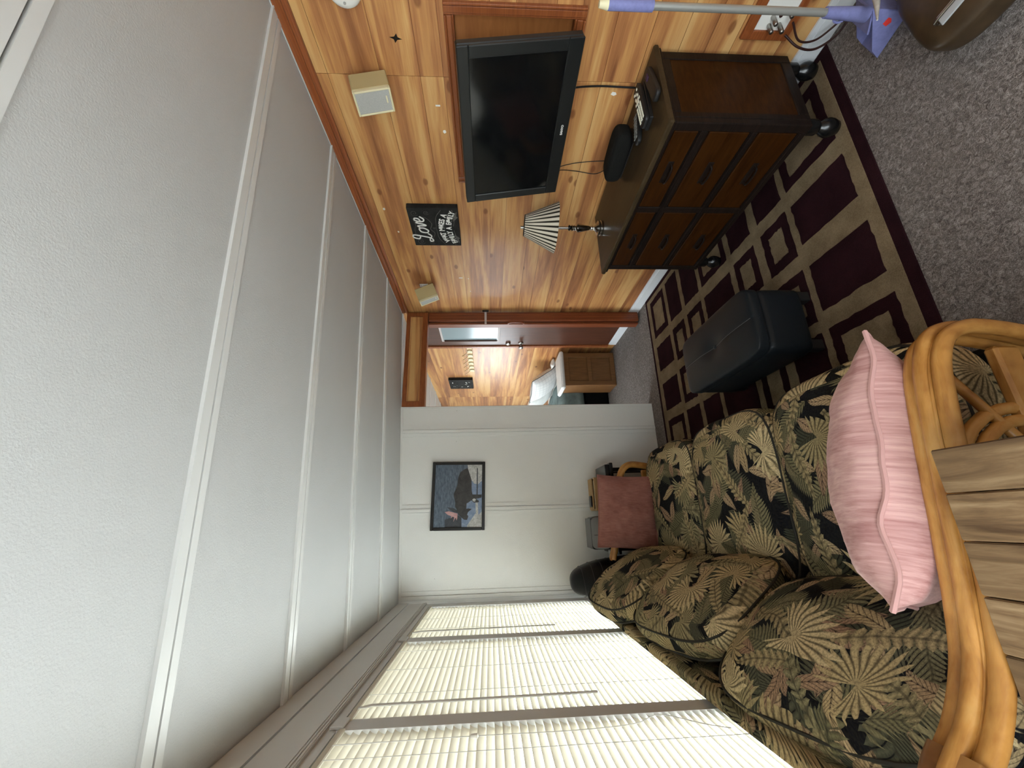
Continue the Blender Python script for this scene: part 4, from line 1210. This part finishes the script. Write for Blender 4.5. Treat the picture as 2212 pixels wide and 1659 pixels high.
chalk([(-0.11, 0.10), (-0.08, 0.135), (-0.02, 0.14), (0.03, 0.128), (0.09, 0.14)], 0.0016)
for s in (-1, 1):
    chalk([(s * 0.165, -0.050), (s * 0.10, -0.012), (0, -0.004)], 0.0015)
    chalk([(s * 0.165, -0.118), (s * 0.09, -0.128), (s * 0.02, -0.118)], 0.0015)
    MB().prism([(s * 0.06, -0.118), (s * 0.12, -0.125), (s * 0.15, -0.148), (s * 0.11, -0.142), (s * 0.10, -0.152)], SXF - 0.0004, SXF, lambda a, b, w: (w, 2.225 - a, 1.79 + b)).build('chalk_ribbon', 'chalk_grey', sg)

# smoke detector
sd = thing('smoke_detector', (WX - 0.02, 0.965, 1.972), 'round white smoke detector high on the wood wall', 'detector')
b = MB().lathe([(0.066, 0), (0.066, 0.012), (0.060, 0.026), (0.045, 0.031), (0.001, 0.032)], 32)
b.xform(Matrix.Translation((WX - 0.0004, 0.965, 1.972)) @ Matrix.Rotation(-PI / 2, 4, 'Y')).build('case', 'white_plastic', sd)
b = MB().lathe([(0.005, 0), (0.005, 0.002), (0.001, 0.0025)], 12)
b.xform(Matrix.Translation((WX - 0.0315, 1.005, 1.976)) @ Matrix.Rotation(-PI / 2, 4, 'Y')).build('test_button', 'grille_grey', sd)

# framed outlet board low on the wood wall
ob = thing('outlet_board', (WX - 0.01, 1.02, 0.19), 'brown framed white outlet board low on the wood wall', 'outlet')
for (y0, y1, z0, z1) in ((0.86, 1.086, 0.345, 0.385), (0.86, 1.086, 0.183, 0.212), (1.052, 1.086, 0.212, 0.345), (0.86, 0.900, 0.212, 0.345)):
    MB().bbox(WX - 0.016, WX - 0.0004, y0, y1, z0, z1, 0.003).build('frame_strip', 'trim_brown', ob)
pl = MB().bbox(WX - 0.006, WX - 0.0004, 0.898, 1.054, 0.208, 0.347, 0.001).build('plate', 'white_plastic', ob)
for (y, z, l) in ((1.005, 0.292, 0.05), (1.03, 0.250, 0.05), (0.985, 0.235, 0.035), (1.035, 0.29, 0.045)):
    b = MB().lathe([(0.0075, 0), (0.0085, 0.004), (0.0085, l), (0.005, l + 0.003)], 12)
    b.xform(Matrix.Translation((WX - 0.006, y, z)) @ Matrix.Rotation(-PI / 2, 4, 'Y')).build('connector', 'brushed_metal', ob)
b = MB().lathe([(0.007, 0), (0.007, 0.004), (0.001, 0.005)], 12)
b.xform(Matrix.Translation((WX - 0.006, 1.0, 0.262)) @ Matrix.Rotation(-PI / 2, 4, 'Y')).build('jack', 'cord_brown', ob)
cable('outlet_cable', [(1.835, 1.035, 0.235), (1.80, 1.055, 0.175), (1.80, 1.06, 0.10), (1.815, 1.02, 0.04), (1.83, 0.96, 0.02), (1.81, 0.90, 0.012)], 0.0045, 'cord_brown', 'dark brown cable curving down from the outlet board')
cable('outlet_cable', [(1.835, 0.99, 0.235), (1.815, 1.04, 0.18), (1.82, 1.04, 0.11), (1.835, 1.0, 0.06), (1.84, 0.95, 0.035), (1.82, 0.88, 0.012)], 0.0040, 'cord_brown', 'second brown cable inside the curve of the first below the outlet board')

# ------------------------------------------------------------------ upright dustpan, rag and floor box
dp = thing('dustpan', (1.66, 0.86, 0.0), 'lavender upright dustpan with a grey metal pole', 'dustpan')
MB().tube([(1.60, 0.832, 0.24), (1.585, 0.826, 0.92)], 0.0115, 14).build('pole', 'pole_grey', dp)
MB().tube([(1.585, 0.826, 0.90), (1.581, 0.8245, 1.05)], 0.0165, 14).build('grip', 'lavender', dp)
MB().tube([(1.581, 0.8245, 1.05), (1.58, 0.824, 1.08)], [0.0165, 0.010], 14).build('grip_cap', 'cream_light', dp)
MB().tube([(1.600, 0.832, 0.30), (1.605, 0.835, 0.22), (1.610, 0.838, 0.145)], [0.016, 0.019, 0.023], 14).build('socket', 'lavender', dp)
MB().tube([(1.602 + 0.0 * k, 0.842 + 0.018 * math.sin(2 * PI * k / 16), 0.235 + 0.022 * math.cos(2 * PI * k / 16)) for k in range(16)], 0.004, 6, closed=True).build('ring', 'lavender', dp)
pm = Matrix.Translation((1.668, 0.885, 0.012)) @ Matrix.Rotation(math.radians(12), 4, 'Z')
def dpb(x0, x1, y0, y1, z0, z1, nm, mat='lavender'):
    q = MB().bbox(x0, x1, y0, y1, z0, z1, 0.003); q.xform(pm); return q.build(nm, mat, dp)
dpb(-0.07, 0.05, -0.045, 0.085, -0.010, -0.004, 'tray')
dpb(-0.07, 0.05, -0.050, -0.042, -0.010, 0.125, 'back_wall')
q = MB().prism([(-0.045, -0.008), (0.085, -0.008), (0.065, 0.03), (-0.045, 0.12)], -0.07, -0.064, lambda a, b, w: (w, a, b)); q.xform(pm); q.build('side_wall', 'lavender', dp)
q = MB().prism([(-0.045, -0.008), (0.085, -0.008), (0.065, 0.03), (-0.045, 0.12)], 0.044, 0.05, lambda a, b, w: (w, a, b)); q.xform(pm); q.build('side_wall', 'lavender', dp)
q = MB().prism([(-0.044, 0.118), (0.02, 0.085), (0.02, 0.079), (-0.044, 0.112)], -0.066, 0.046, lambda a, b, w: (w, a, b)); q.xform(pm); q.build('hood', 'lavender', dp)
q = MB().prism([(-0.03, 0.050), (-0.012, 0.056), (-0.006, 0.040), (-0.018, 0.030), (-0.028, 0.038)], -0.0712, -0.0702, lambda a, b, w: (w, a, b)); q.xform(pm); q.build('red_mark', 'red_mark', dp)

rg = thing('mop_cloth', (1.62, 0.775, 0.12), 'pointed grey mop cloth resting against the dustpan', 'cloth')
b = MB().tube(spline([(1.785, 0.782, 0.125), (1.72, 0.780, 0.140), (1.63, 0.775, 0.165), (1.54, 0.770, 0.195), (1.455, 0.77, 0.222)], 5), [0.042 - 0.0395 * (i / 20) ** 0.6 for i in range(21)], 14)
b.build('cloth', 'grey_cloth', rg)

fb = thing('storage_box', (1.5, 0.66, 0.0), 'low brown box with a silver strip handle by the dustpan', 'box')
bm_ = Matrix.Translation((1.475, 0.56, 0.0)) @ Matrix.Rotation(math.radians(4), 4, 'Z')
q = boxed((0.185, 0.235, 0.055), 0.02, 22, 4.5, 0.0, 0); q.xform(bm_ @ Matrix.Translation((0, 0, 0.058))).build('body', 'brown_plastic', fb)
q = MB().bbox(-0.125, -0.085, -0.10, 0.165, 0.1085, 0.1140, 0.002); q.xform(bm_).build('lid_strip', 'clear_grey', fb)
q = MB().tube(spline([(-0.105, 0.05, 0.112), (-0.107, 0.058, 0.124), (-0.110, 0.11, 0.127), (-0.107, 0.165, 0.124), (-0.105, 0.172, 0.108)], 5), 0.004, 8); q.xform(bm_).build('handle', 'chrome', fb)

# ------------------------------------------------------------------ framed moose picture
pf = thing('picture_frame', (0.22, FY - 0.01, 1.49), 'black framed picture of a moose in a lake on the white wall', 'picture')
pm = Matrix.Translation((0.2195, FY - 0.0075, 1.708)) @ Matrix.Rotation(math.radians(0.9), 4, 'Y')
def pbx(x0, x1, y0, y1, z0, z1, nm, mat, b=0.003):
    q = MB().bbox(x0, x1, y0, y1, z0, z1, b); q.xform(pm); return q.build(nm, mat, pf)
PW, PH = 0.267, 0.214
pbx(-PW, PW, -0.020, -0.0082, PH - 0.024, PH, 'frame_side', 'frame_black')
pbx(-PW, PW, -0.020, -0.0082, -PH, -PH + 0.024, 'frame_side', 'frame_black')
pbx(-PW, -PW + 0.024, -0.020, -0.0082, -PH + 0.024, PH - 0.024, 'frame_side', 'frame_black')
pbx(PW - 0.024, PW, -0.020, -0.0082, -PH + 0.024, PH - 0.024, 'frame_side', 'frame_black')
pr_ = pbx(-PW + 0.023, PW - 0.023, -0.012, -0.0084, -PH + 0.023, PH - 0.023, 'print', 'print_sky', 0.0005)
def pic(P, mat, lay, nm):
    hw, hh = PW - 0.024, PH - 0.024
    Q = [(((1480 - y) / 1250 * 2 - 1) * hw, (1 - (x - 172) / 948 * 2) * hh) for x, y in P]
    Q = [(max(-hw, min(hw, a)), max(-hh, min(hh, b))) for a, b in Q]
    q = MB().prism(Q, -0.0122 - 0.0004 * lay, -0.0120, lambda a, b, w: (a, w, b)); q.xform(pm); q.build(nm, mat, pr_)
pic([(900, 230), (1125, 230), (1125, 1480), (720, 1480), (720, 1290), (815, 1120), (815, 1000), (900, 900)], 'print_water', 1, 'lake_shape')
pic([(390, 1330), (660, 1250), (720, 1300), (725, 1480), (400, 1480)], 'print_dark', 2, 'shore_shape')
pic([(820, 230), (1125, 230), (1125, 560), (1040, 630), (960, 620), (900, 540), (830, 320)], 'print_pale', 2, 'splash_shape')
pic([(830, 1450), (1000, 1210), (1060, 1240), (1125, 1180), (1125, 1480), (840, 1480)], 'print_pale', 2, 'splash_shape')
pic([(990, 1000), (1040, 1000), (1060, 1440), (1015, 1440)], 'print_pale', 3, 'splash_shape')
pic([(1010, 300), (1030, 300), (1035, 850), (1010, 850)], 'print_dark', 3, 'ripple_shape')
pic([(820, 300), (745, 330), (670, 390), (635, 500), (620, 650), (595, 725), (552, 830), (562, 900), (590, 1000), (588, 1080), (630, 1150), (655, 1235), (715, 1290), (770, 1335), (830, 1342), (855, 1275), (830, 1235), (850, 1185), (920, 1130), (860, 1118), (808, 1125), (815, 1020), (880, 980), (905, 955), (960, 1005), (1055, 1000), (1060, 965), (1000, 930), (1110, 905), (1115, 845), (930, 840), (912, 760), (905, 540), (865, 420), (835, 330)], 'print_moose', 4, 'moose_shape')
pic([(925, 945), (960, 920), (1000, 935), (985, 985), (945, 980)], 'print_pale', 5, 'splash_shape')
pic([(430, 1088), (560, 1108), (650, 1165), (640, 1200), (560, 1185), (470, 1130)], 'print_dark', 5, 'antler_shape')
pic([(385, 1182), (470, 1168), (640, 1215), (640, 1300), (625, 1350), (605, 1290), (560, 1375), (578, 1290), (545, 1272), (508, 1315), (520, 1268), (440, 1232)], 'print_pink', 5, 'antler_shape')

# ------------------------------------------------------------------ things behind the far end of the sofa
et = thing('end_table', (0.09, 3.19, 0.0), 'small black end table between the sofa and the white wall', 'table')
MB().bbox(-0.232, 0.40, 3.0, 3.38, 0.5400, 0.5650, 0.004).build('top', 'gloss_black', et)
for (x, y) in ((-0.225, 3.222), (0.36, 3.222), (-0.225, 3.34), (0.36, 3.34)):
    MB().bbox(x, x + 0.03, y, y + 0.03, 0.0, 0.5400, 0.003).build('leg', 'gloss_black', et)
MB().bbox(0.305, 0.39, 3.02, 3.30, 0.5652, 0.5950, 0.003).build('tray', 'gloss_black', et)
cr = thing('wooden_crate', (0.19, 3.12, 0.5652), 'small slatted wooden crate on the black end table', 'crate')
for k in range(3):
    z = 0.5660 + 0.042 * k
    MB().bbox(0.066, 0.282 + 0.008 * k, 3.03, 3.042, z, z + 0.036, 0.002).build('slat', 'crate_wood', cr)
    MB().bbox(0.066, 0.282 + 0.008 * k, 3.19, 3.202, z, z + 0.036, 0.002).build('slat', 'crate_wood', cr)
    MB().bbox(0.064, 0.076, 3.042, 3.19, z, z + 0.036, 0.002).build('slat', 'crate_wood', cr)
    MB().bbox(0.270 + 0.008 * k, 0.282 + 0.008 * k, 3.042, 3.19, z, z + 0.036, 0.002).build('slat', 'crate_wood', cr)
for y in (3.05, 3.08, 3.11, 3.14):
    MB().bbox(0.072, 0.292, y, y + 0.024, 0.6925, 0.7000, 0.002).build('lid_slat', 'crate_wood', cr)
ph = MB().bbox(0.09, 0.168, 3.06, 3.12, 0.7010, 0.7120, 0.003).build('phone', 'gloss_black'); tag(ph, 'black phone lying on the wooden crate', 'phone')
dv = thing('tabletop_device', (-0.09, 3.13, 0.5652), 'grey boxy desktop device beside the wooden crate', 'device')
q = boxed((0.112, 0.085, 0.080), 0.0, 12, 7.0, 0.0, 0); q.xform(Matrix.Translation((-0.090, 3.150, 0.6480))).build('body', 'gloss_black', dv)
q = boxed((0.106, 0.012, 0.068), 0.05, 14, 5.0, 0.0, 0); q.xform(Matrix.Translation((-0.090, 3.060, 0.6620)) @ Matrix.Rotation(math.radians(-12), 4, 'X')).build('front_cover', 'device_light', dv)
MB().bbox(-0.192, 0.012, 3.062, 3.22, 0.7255, 0.7330, 0.003).build('lid', 'device_grey', dv)
q = MB().bbox(-0.115, -0.112, -0.001, 0.001, -0.052, 0.050, 0.0003); q.xform(Matrix.Translation((0.01, 3.0475, 0.6620)) @ Matrix.Rotation(math.radians(-12), 4, 'X')).build('slot', 'groove', dv)
ct = thing('glass_tumbler', (-0.225, 3.07, 0.5652), 'small clear tumbler beside the grey device', 'glass')
MB().lathe([(0.020, 0), (0.026, 0.05), (0.024, 0.05), (0.018, 0.004)], 16, (-0.228, 3.055, 0.5654)).build('cup', 'clear_grey', ct)

ch = thing('leather_chair', (-0.40, 3.15, 0.0), 'black padded leather chair wedged between sofa and white wall', 'chair')
q = boxed((0.118, 0.125, 0.315), 0.0, 20, 2.7, 0.002, 1); cmx = Matrix.Translation((-0.385, 3.17, 0.575)) @ Matrix.Rotation(math.radians(-7), 4, 'Y')
q.xform(cmx).build('backrest', 'black_leather', ch)
for k in range(6):
    zz = -0.12 + 0.07 * k; e = (1 - abs(zz / 0.315) ** 2.7) ** (1 / 2.7)
    MB().tube([cmx @ Vector((0.120 * e * math.cos(a) * (abs(math.cos(a)) ** 2.7 + abs(math.sin(a)) ** 2.7) ** (-1 / 2.7), 0.127 * e * math.sin(a) * (abs(math.cos(a)) ** 2.7 + abs(math.sin(a)) ** 2.7) ** (-1 / 2.7), zz)) for a in [2 * PI * j / 32 for j in range(32)]], 0.004, 6, closed=True).build('seam_rib', 'black_plastic', ch)
q = boxed((0.115, 0.15, 0.05), 0.2, 12, 4.0, 0.002, 1); q.xform(Matrix.Translation((-0.385, 3.14, 0.42))).build('seat', 'black_leather', ch)
for (x, y) in ((-0.48, 3.02), (-0.30, 3.02), (-0.48, 3.25), (-0.30, 3.25)):
    MB().tube([(x, y, 0.0), (x + 0.01, y, 0.40)], 0.013, 10).build('leg', 'black_plastic', ch)

# ------------------------------------------------------------------ folding door
ad = thing('accordion_door', (1.82, FY + 0.05, 0.0), 'reddish brown accordion door folded back in the doorway', 'door')
P = []
nf = 5
for k in range(2 * nf + 1):
    x = WX - 0.016 - k * 0.0085; P.append((x, FY + (0.012 if k % 2 == 0 else 0.075)))
for i in range(2 * nf):
    (xa, ya), (xb, yb) = P[i], P[i + 1]
    MB().prism([(xa, ya), (xb, yb), (xb - 0.004, yb), (xa - 0.004, ya)], 0.018, 2.008, lambda a, b, w: (a, b, w)).build('pleat', 'accordion_brown', ad)
MB().bbox(1.768, 1.790, FY + 0.008, FY + 0.080, 0.012, 2.008, 0.004).build('lead_post', 'accordion_brown', ad)
MB().bbox(1.792, WX - 0.014, FY - 0.016, FY + 0.004, 0.012, 2.006, 0.006).build('stack_edge', 'accordion_brown', ad)
for k in range(3):
    MB().bbox(1.802 + 0.028 * k, 1.806 + 0.028 * k, FY - 0.018, FY - 0.016, 0.012, 2.006, 0.0008).build('stack_fold', 'trim_brown', ad)
MB().tube(spline([(1.775, FY + 0.006, 1.115), (1.772, FY - 0.020, 1.130), (1.772, FY - 0.024, 1.19), (1.772, FY - 0.020, 1.25), (1.775, FY + 0.006, 1.265)], 5), 0.009, 8).build('handle', 'accordion_brown', ad)
MB().bbox(1.760, 1.885, FY - 0.0195, FY - 0.0175, 1.465, 1.485, 0.0005).build('strap', 'strap', ad)
MB().bbox(1.8825, 1.892, FY - 0.045, FY - 0.020, 1.445, 1.505, 0.002).build('strap_hook', 'gloss_black', ad)

# ------------------------------------------------------------------ outer door in the bedroom, with its window
od = thing('door_1', (WX - 0.02, 3.83, 0.10), 'dark brown door with a small window and two knobs', 'door', kind='structure')
D0, D1 = 3.52, 4.125
MB().bbox(WX - 0.030, WX - 0.0005, D0, D1, 0.096, 2.14, 0.006).build('slab', 'door_brown', od)
MB().bbox(WX - 0.044, WX - 0.0005, D1 + 0.002, D1 + 0.045, 0.096, 2.16, 0.004).build('jamb', 'trim_brown', od)
for (y0, y1, z0, z1) in ((3.615, 3.635, 1.33, 1.95), (3.985, 4.005, 1.33, 1.95), (3.635, 3.985, 1.33, 1.352), (3.635, 3.985, 1.928, 1.95)):
    MB().bbox(WX - 0.040, WX - 0.029, y0, y1, z0, z1, 0.004).build('window_frame', 'strap', od)
MB().bbox(WX - 0.034, WX - 0.0295, 3.634, 3.986, 1.351, 1.929, 0.001).build('pane', 'door_glass', od)
MB().bbox(WX - 0.052, WX - 0.029, 3.97, 3.985, 1.36, 1.92, 0.003).build('window_stop', 'door_brown', od)
for z in (1.235, 1.095):
    b = MB().lathe([(0.030, 0), (0.030, 0.010), (0.022, 0.016), (0.012, 0.02), (0.012, 0.035), (0.024, 0.045), (0.026, 0.060), (0.018, 0.068), (0.001, 0.069)] if z < 1.2 else [(0.029, 0), (0.029, 0.014), (0.024, 0.020), (0.001, 0.021)], 20)
    b.xform(Matrix.Translation((WX - 0.030, 4.065, z)) @ Matrix.Rotation(-PI / 2, 4, 'Y')).build('knob' if z < 1.2 else 'deadbolt', 'chrome', od)
MB().bbox(WX - 0.034, WX - 0.029, 3.575, 3.60, 2.02, 2.04, 0.002).build('catch', 'white_plastic', od)

# ------------------------------------------------------------------ bedroom seen through the doorway
hk = thing('hook_rack', (WX - 0.02, 4.6, 1.63), 'gold hook rack with round knobs on the bedroom wall', 'rack')
MB().bbox(WX - 0.014, WX - 0.0005, 4.24, 4.99, 1.640, 1.700, 0.003).build('board', 'gold', hk)
for k in range(6):
    y = 4.31 + 0.122 * k
    b = MB().lathe([(0.028, 0), (0.034, 0.006), (0.030, 0.014), (0.001, 0.016)], 16); b.xform(Matrix.Translation((WX - 0.014, y, 1.668)) @ Matrix.Rotation(-PI / 2, 4, 'Y')).build('round_knob', 'cream_light', hk)
    MB().tube(spline([(WX - 0.014, y + 0.03, 1.69), (WX - 0.03, y + 0.045, 1.712), (WX - 0.045, y + 0.05, 1.735), (WX - 0.06, y + 0.05, 1.758)], 4), 0.006, 8).build('hook', 'gold', hk)
wa = thing('wall_canvas', (WX - 0.02, 5.42, 1.84), 'small dark canvas with a white spray pattern on the bedroom wall', 'picture')
MB().bbox(WX - 0.040, WX - 0.0005, 5.24, 5.62, 1.675, 2.005, 0.003).build('canvas', 'chalk_black', wa)
rnd = random.Random(5)
for k in range(16):
    y, z = rnd.uniform(5.30, 5.58), 1.84 + rnd.uniform(-0.13, 0.13); w = rnd.uniform(0.008, 0.03); a = rnd.uniform(0, PI)
    MB().prism([(y + w * math.cos(a), z + w * math.sin(a)), (y - w * 0.3 * math.sin(a), z + w * 0.3 * math.cos(a)), (y - w * math.cos(a), z - w * math.sin(a)), (y + w * 0.3 * math.sin(a), z - w * 0.3 * math.cos(a))], WX - 0.0408, WX - 0.040, lambda p, q, s: (s, p, q)).build('brush_mark', 'chalk_white' if k % 2 else 'gloss_black', wa)

ns = thing('nightstand', (1.63, 4.5, 0.0), 'oak nightstand with two framed panels and a white top', 'nightstand')
N0, N1, M0, M1 = 1.440, 1.838, 4.285, 4.560
MB().bbox(N0, N1, M0 + 0.012, M1, 0.002, 0.592, 0.003).build('carcass', 'oak_panel', ns)
for (x0, x1, z0, z1) in ((N0, N0 + 0.055, 0.002, 0.592), (N1 - 0.055, N1, 0.002, 0.592), (N0 + 0.055, N1 - 0.055, 0.002, 0.055), (N0 + 0.055, N1 - 0.055, 0.272, 0.320), (N0 + 0.055, N1 - 0.055, 0.535, 0.592)):
    MB().bbox(x0, x1, M0 - 0.006, M0 + 0.012, z0, z1, 0.003).build('front_frame', 'oak_frame', ns)
MB().bbox(N0 - 0.045, N1 + 0.012, M0 - 0.045, M1 + 0.01, 0.594, 0.640, 0.016).build('top', 'bed_white', ns)

bd = thing('bed', (1.1, 5.2, 0.0), 'bed with a teal blanket behind the nightstand', 'bed')
MB().bbox(0.15, 1.86, 4.63, 5.95, 0.0, 0.30, 0.02).build('base', 'bed_black', bd)
q = boxed((0.86, 0.68, 0.14), 0.05, 18, 7.0, 0.006, 1.0); q.xform(Matrix.Translation((1.0, 5.28, 0.435))).build('mattress', 'bed_white', bd)
q = boxed((0.66, 0.70, 0.165), 0.06, 26, 6.0, 0.016, 2.0); q.xform(Matrix.Translation((1.02, 5.27, 0.445))).build('blanket', 'bed_teal', bd)
def bedpillow(x, y, z, hx, hy, T, rx, ry, rz, mat, label, seed, pipe=True):
    t = thing('bed_pillow', (x, y, z - 0.1), label, 'pillow')
    b, rim = throw(hx, hy, T, 20, 0.006, seed, 0.05)
    m = Matrix.Translation((x, y, z)) @ Matrix.Rotation(math.radians(rz), 4, 'Z') @ Matrix.Rotation(math.radians(ry), 4, 'Y') @ Matrix.Rotation(math.radians(rx), 4, 'X')
    b.xform(m); b.build('cover', mat, t)
    if pipe: MB().tube([m @ p for p in rim], 0.004, 6, closed=True).build('seam', 'piping_grey', t)
bedpillow(1.66, 4.86, 0.755, 0.22, 0.22, 0.10, 0, 52, 18, 'checked_white', 'white checked pillow propped on the bed', 3.0)
bedpillow(1.62, 5.36, 0.75, 0.22, 0.26, 0.09, 0, 50, 0, 'bed_white', 'plain white pillow behind the checked pillow', 5.0, False)
bedpillow(1.835, 4.605, 0.665, 0.05, 0.06, 0.025, 0, 8, 0, 'bed_white', 'flat white pillow under the checked pillow', 6.0, False)
